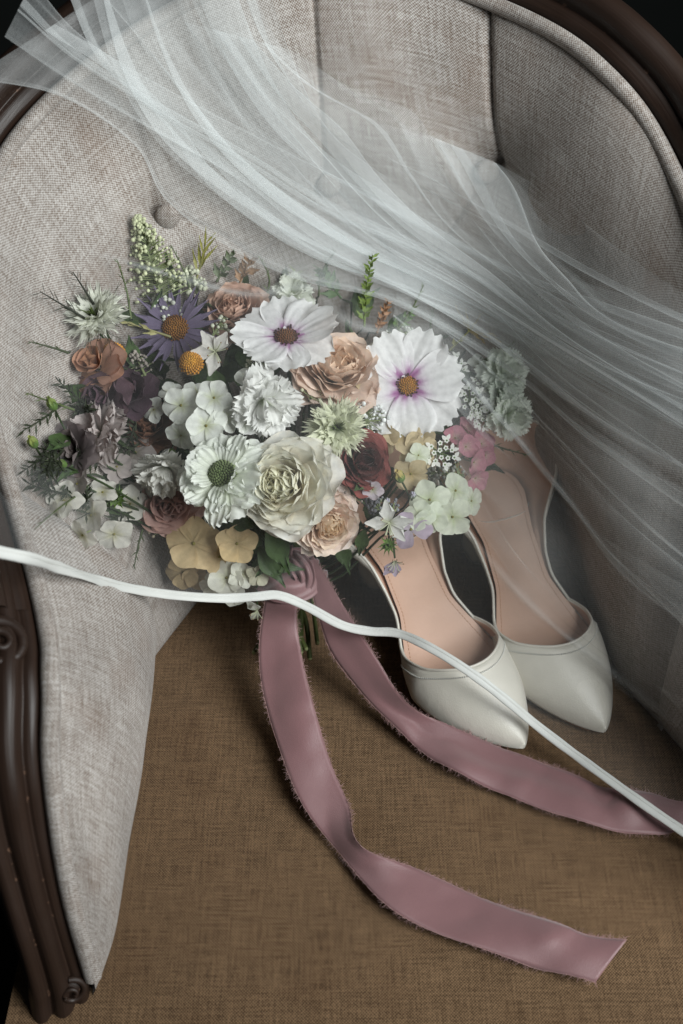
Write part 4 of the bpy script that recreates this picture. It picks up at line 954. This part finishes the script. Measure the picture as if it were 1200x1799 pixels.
# resting height of the net: above the flowers, on the upholstery, on the binding
ctl = [(a, b, float(z_to_d(a, b, c))) for a, b, c in edge[::2]]
for (a, b, c) in [(150, 560, .026), (265, 440, .022), (350, 450, .020), (510, 520, .022), (503, 590, .030), (716, 680, .030), (590, 650, .028), (480, 710, .032), (330, 700, .034), (395, 836, .036), (290, 830, .034), (500, 850, .034), (200, 900, .030), (100, 830, .024),
                  (572, 915, .030), (690, 930, .032), (790, 880, .024), (885, 690, .026), (820, 790, .026), (650, 480, .022), (830, 580, .030), (340, 960, .026), (400, 1015, .022)]:
    ctl.append((a, b, dome_d(a, b, c)))
for (a, b, c) in [(0, 400, .012), (120, 350, .012), (60, 640, .014), (300, 330, .012), (500, 330, .014), (700, 420, .014), (860, 420, .014), (1000, 520, .014), (1150, 560, .014), (1250, 640, .02), (1000, 700, .05), (1150, 800, .06), (1250, 900, .06), (950, 820, .07), (450, 200, .012), (650, 250, .012), (300, 150, .012), (850, 290, .010), (1100, 480, .01),
                  (1020, 950, .06), (1130, 1050, .05), (1200, 1150, .04), (1290, 1200, .04), (20, 820, .012)]:
    pd = pad_d(a, b); 
    if pd < 3: ctl.append((a, b, pd - c))
for (a, b, c) in [(880, 900, .130), (920, 1000, .112), (850, 1080, .075), (960, 1090, .075), (1080, 1200, .030), (1180, 1330, .014)]: ctl.append((a, b, float(z_to_d(a, b, c))))
for (x, y, zz, yy) in [(0, 150, None, .075), (130, 40, None, .135), (250, -20, None, .165), (400, -70, None, .18), (520, -90, None, .19), (-60, 220, None, .05)]:
    ctl.append((x, y, float((yy - .024 - CAM_LOC[1])/rdir(x, y)[1])))
VD = RBF([(a, b) for a, b, _ in ctl], [c for _, _, c in ctl], 2e-4)

def poly_dist(px, py, line):
    L = catmull(np.array(line, float), 80); d2 = np.full(px.shape, 1e12); tt = np.zeros(px.shape)
    for k in range(len(L)):
        q = (px-L[k, 0])**2 + (py-L[k, 1])**2; s = q < d2; d2[s] = q[s]; tt[s] = k/79
    return np.sqrt(d2), tt
def net_part(px, py, d, cover, name):
    P = at_d(px, py, d); col = np.repeat(np.clip(cover, 0, .95).reshape(-1, 1), 3, 1)
    o = vpart(name, mesh_from(name, P.reshape(-1, 3), grid_faces(*px.shape), [TULLE], col=col, uv=grid_uv(P))); return o

# (1) the single layer from the gathered band to the bound edge
nu, nv = 300, 260
e_px = catmull([(a, b) for a, b, _ in edge], nu)
ex, ey = to_px(catmull(E, nu)); e_px = np.stack([ex, ey], -1)
top = catmull([(-70, 300), (90, 300), (300, 400), (520, 440), (700, 500), (860, 620), (1000, 740), (1150, 850), (1330, 960)], nu)
v = np.linspace(0, 1, nv); px = e_px[:, None, 0]*(1-v) + top[:, None, 0]*v; py = e_px[:, None, 1]*(1-v) + top[:, None, 1]*v
d = VD(px, py)
dE = np.linalg.norm(catmull(E, nu)-CAM_LOC, axis=1)/np.linalg.norm(rdir(ex, ey), axis=1)
d = d + (dE-d[:, 0])[:, None]*np.exp(-v*9)[None]
cover = np.full(px.shape, .035)
fl_ = (px*.62 - py*.78)/120
d = d + .0016*noise2(fl_, (px+py)/900, 77, 3)*np.minimum(1, v*6)[None]
net_part(px, py, d, cover, 'tulle_layer')

# (2) the gathered band: several pleated layers that fold back over themselves
def band(up, lo, npl, seed, amp, cover, lift, over, nu=190, nv=330):
    A = catmull(up, nu); B = catmull(lo, nu); s = np.linspace(0, 1, nu)[:, None]; t = np.linspace(0, 1, nv)[None]
    ph = npl*t + .30*noise2(s*.55, t*1.6, seed, 2) + .25*np.sin(t*5+seed*2)
    mod = np.clip(.55 + .65*noise2(s*.8, t*3.1, seed+5, 2), 0, 1.5)
    c = t + over*mod*np.sin(2*PI*ph)/(2*PI*npl)
    c = c + .006*noise2(s*1.2, t*3, seed+7, 2)
    px = A[:, None, 0]*(1-c) + B[:, None, 0]*c; py = A[:, None, 1]*(1-c) + B[:, None, 1]*c
    d = VD(px, py) - lift + amp*(mod+.25)*np.cos(2*PI*ph) + .0012*noise2(s*1.5, t*5, seed+9, 2)
    cv = np.full(px.shape, cover)
    net_part(px, py, d, cv, 'tulle_fold')
def hem(line, w_, cv, lift, seed):
    """a fold edge: the net turned over on itself along a line"""
    L = catmull(np.array(line, float), 220); T = unit(np.gradient(L, axis=0)); Nx = np.stack([-T[:, 1], T[:, 0]], -1); k = np.linspace(0, 1, 220)
    L = L + Nx*(5*smooth_noise(k*1.6, seed, 2))[:, None]
    t = np.linspace(-1, 1, 11); wv = np.clip(.8 + .5*smooth_noise(k*2.2, seed+1, 2), .25, 2)
    q = L[:, None] + Nx[:, None]*(t[None]*w_*wv[:, None])[..., None]
    dd = VD(q[..., 0], q[..., 1]) - lift - .0015*np.cos(t*1.5)[None]
    prof_ = np.where(t < 0, np.exp(-(t*5)**2), np.exp(-(t*1.9)**2))*np.clip((1-np.abs(t))*4, 0, 1)
    net_part(q[..., 0], q[..., 1], dd, cv*prof_[None]*(np.clip(np.sin(k*PI)*2.5, 0, 1)*np.clip(.7+.6*smooth_noise(k*2.6, seed+2, 2), .1, 1.4))[:, None], 'tulle_crease')
LN = dict(
 g=[(430, -80), (500, 60), (600, 180), (720, 245), (800, 280), (910, 345), (1050, 440), (1200, 520), (1340, 570)],
 c=[(120, -40), (190, 110), (340, 240), (500, 395), (640, 470), (800, 540), (940, 610), (1200, 740), (1340, 810)],
 e=[(285, -80), (380, 140), (480, 270), (620, 395), (760, 480), (900, 550), (1050, 640), (1340, 760)],
 a=[(-40, 130), (110, 165), (240, 250), (300, 345), (420, 430), (540, 485), (700, 530), (900, 650), (1050, 775), (1340, 970)],
 f=[(400, -80), (480, 130), (560, 250), (680, 330), (800, 400), (950, 470), (1100, 520), (1340, 600)],
 d=[(160, -40), (215, 120), (300, 250), (450, 370), (600, 455), (760, 525), (880, 600), (1100, 760), (1340, 890)],
 h=[(60, -40), (150, 60), (330, 170), (560, 290), (760, 380), (900, 470), (1040, 560), (1340, 680)],
 b=[(10, 60), (110, 130), (265, 225), (430, 320), (560, 420), (720, 510), (840, 570), (1000, 700), (1340, 900)],
 i=[(520, 90), (600, 150), (700, 205), (745, 300), (800, 390), (900, 480), (1050, 600), (1340, 760)],
 j=[(330, 40), (440, 230), (560, 350), (680, 440), (800, 505), (930, 585), (1120, 700), (1340, 840)],
 k=[(868, 285), (905, 335), (950, 430), (1010, 490), (1100, 560), (1340, 640)],
 l=[(700, 215), (770, 330), (860, 440), (960, 540), (1080, 620), (1340, 740)],
 m=[(230, -60), (300, 60), (420, 200), (590, 320), (760, 400), (940, 500), (1120, 600), (1340, 700)])
band(LN['g'], LN['c'], 2.3, 1, .0040, .14, .004, 2.0)
band(LN['e'], LN['a'], 2.2, 2, .0040, .13, .008, 2.0)
band(LN['f'], LN['d'], 1.8, 3, .0035, .15, .012, 2.1)
band(LN['h'], LN['b'], 1.5, 4, .0035, .10, .016, 2.0)
band(LN['i'], LN['j'], 1.3, 5, .0035, .14, .019, 2.2)
band(LN['k'], LN['l'], 1.1, 6, .0025, .12, .022, 2.0)
for q_, (key, w_, cv) in enumerate([('c', 8, .20), ('e', 12, .22), ('a', 8, .20), ('b', 8, .22), ('i', 12, .22), ('j', 14, .20), ('k', 9, .26), ('m', 18, .16)]):
    hem(LN[key], w_, cv, .010 + .0016*q_, 40+q_)

band([(700, 500), (800, 560), (900, 650), (1000, 740), (1120, 830), (1340, 980)], [(690, 560), (780, 640), (880, 745), (990, 880), (1100, 1010), (1340, 1200)], 1.3, 11, .0030, .075, .004, 1.6)
band([(760, 560), (900, 690), (1050, 820), (1340, 1000)], [(830, 930), (920, 1050), (1060, 1180), (1340, 1390)], 1.2, 12, .0030, .05, .002, 1.4)
# creases of the single layer: the net doubled over along a line
for (line, w_, amp, cv) in [([(150, 442), (300, 484), (430, 518), (520, 506), (600, 508)], 5, .004, .30), ([(560, 520), (600, 560), (660, 582), (760, 580), (800, 575)], 7, .004, .26), ([(725, 592), (800, 650), (900, 760), (1000, 880), (1100, 1010), (1230, 1110)], 4, .003, .42),
                            ([(820, 930), (880, 1010), (960, 1090), (1060, 1170), (1220, 1300)], 5, .003, .22), ([(440, 1050), (490, 1020), (530, 990), (545, 940)], 6, .002, .10), ([(950, 780), (1050, 880), (1150, 960), (1260, 1030)], 12, .004, .10), ([(330, 480), (480, 470), (640, 500), (740, 540)], 14, .004, .08)]:
    L = catmull(np.array(line, float), 160); T = unit(np.gradient(L, axis=0)); Nx = np.stack([-T[:, 1], T[:, 0]], -1); k = np.linspace(0, 1, 160)
    wob = 1 + .35*smooth_noise(k*2, int(line[0][0]), 2); t = np.linspace(-1, 1, 15)
    off = (t[None]*w_*2.2*wob[:, None]); q = L[:, None] + Nx[:, None]*off[..., None]
    dd = VD(q[..., 0], q[..., 1]) - .0025 - amp*np.exp(-(t*1.6)**2)[None]
    cvr = cv*(np.exp(-(t*2.4)**2)*.8 + .25*np.exp(-((t+.55)*1.8)**2))[None]*(np.sin(k*PI)**.6)[:, None]*(.75+.35*smooth_noise(k*3, int(line[1][0]), 2))[:, None]*np.clip((1-np.abs(t))*4, 0, 1)[None]
    net_part(q[..., 0], q[..., 1], dd, cvr, 'tulle_crease')
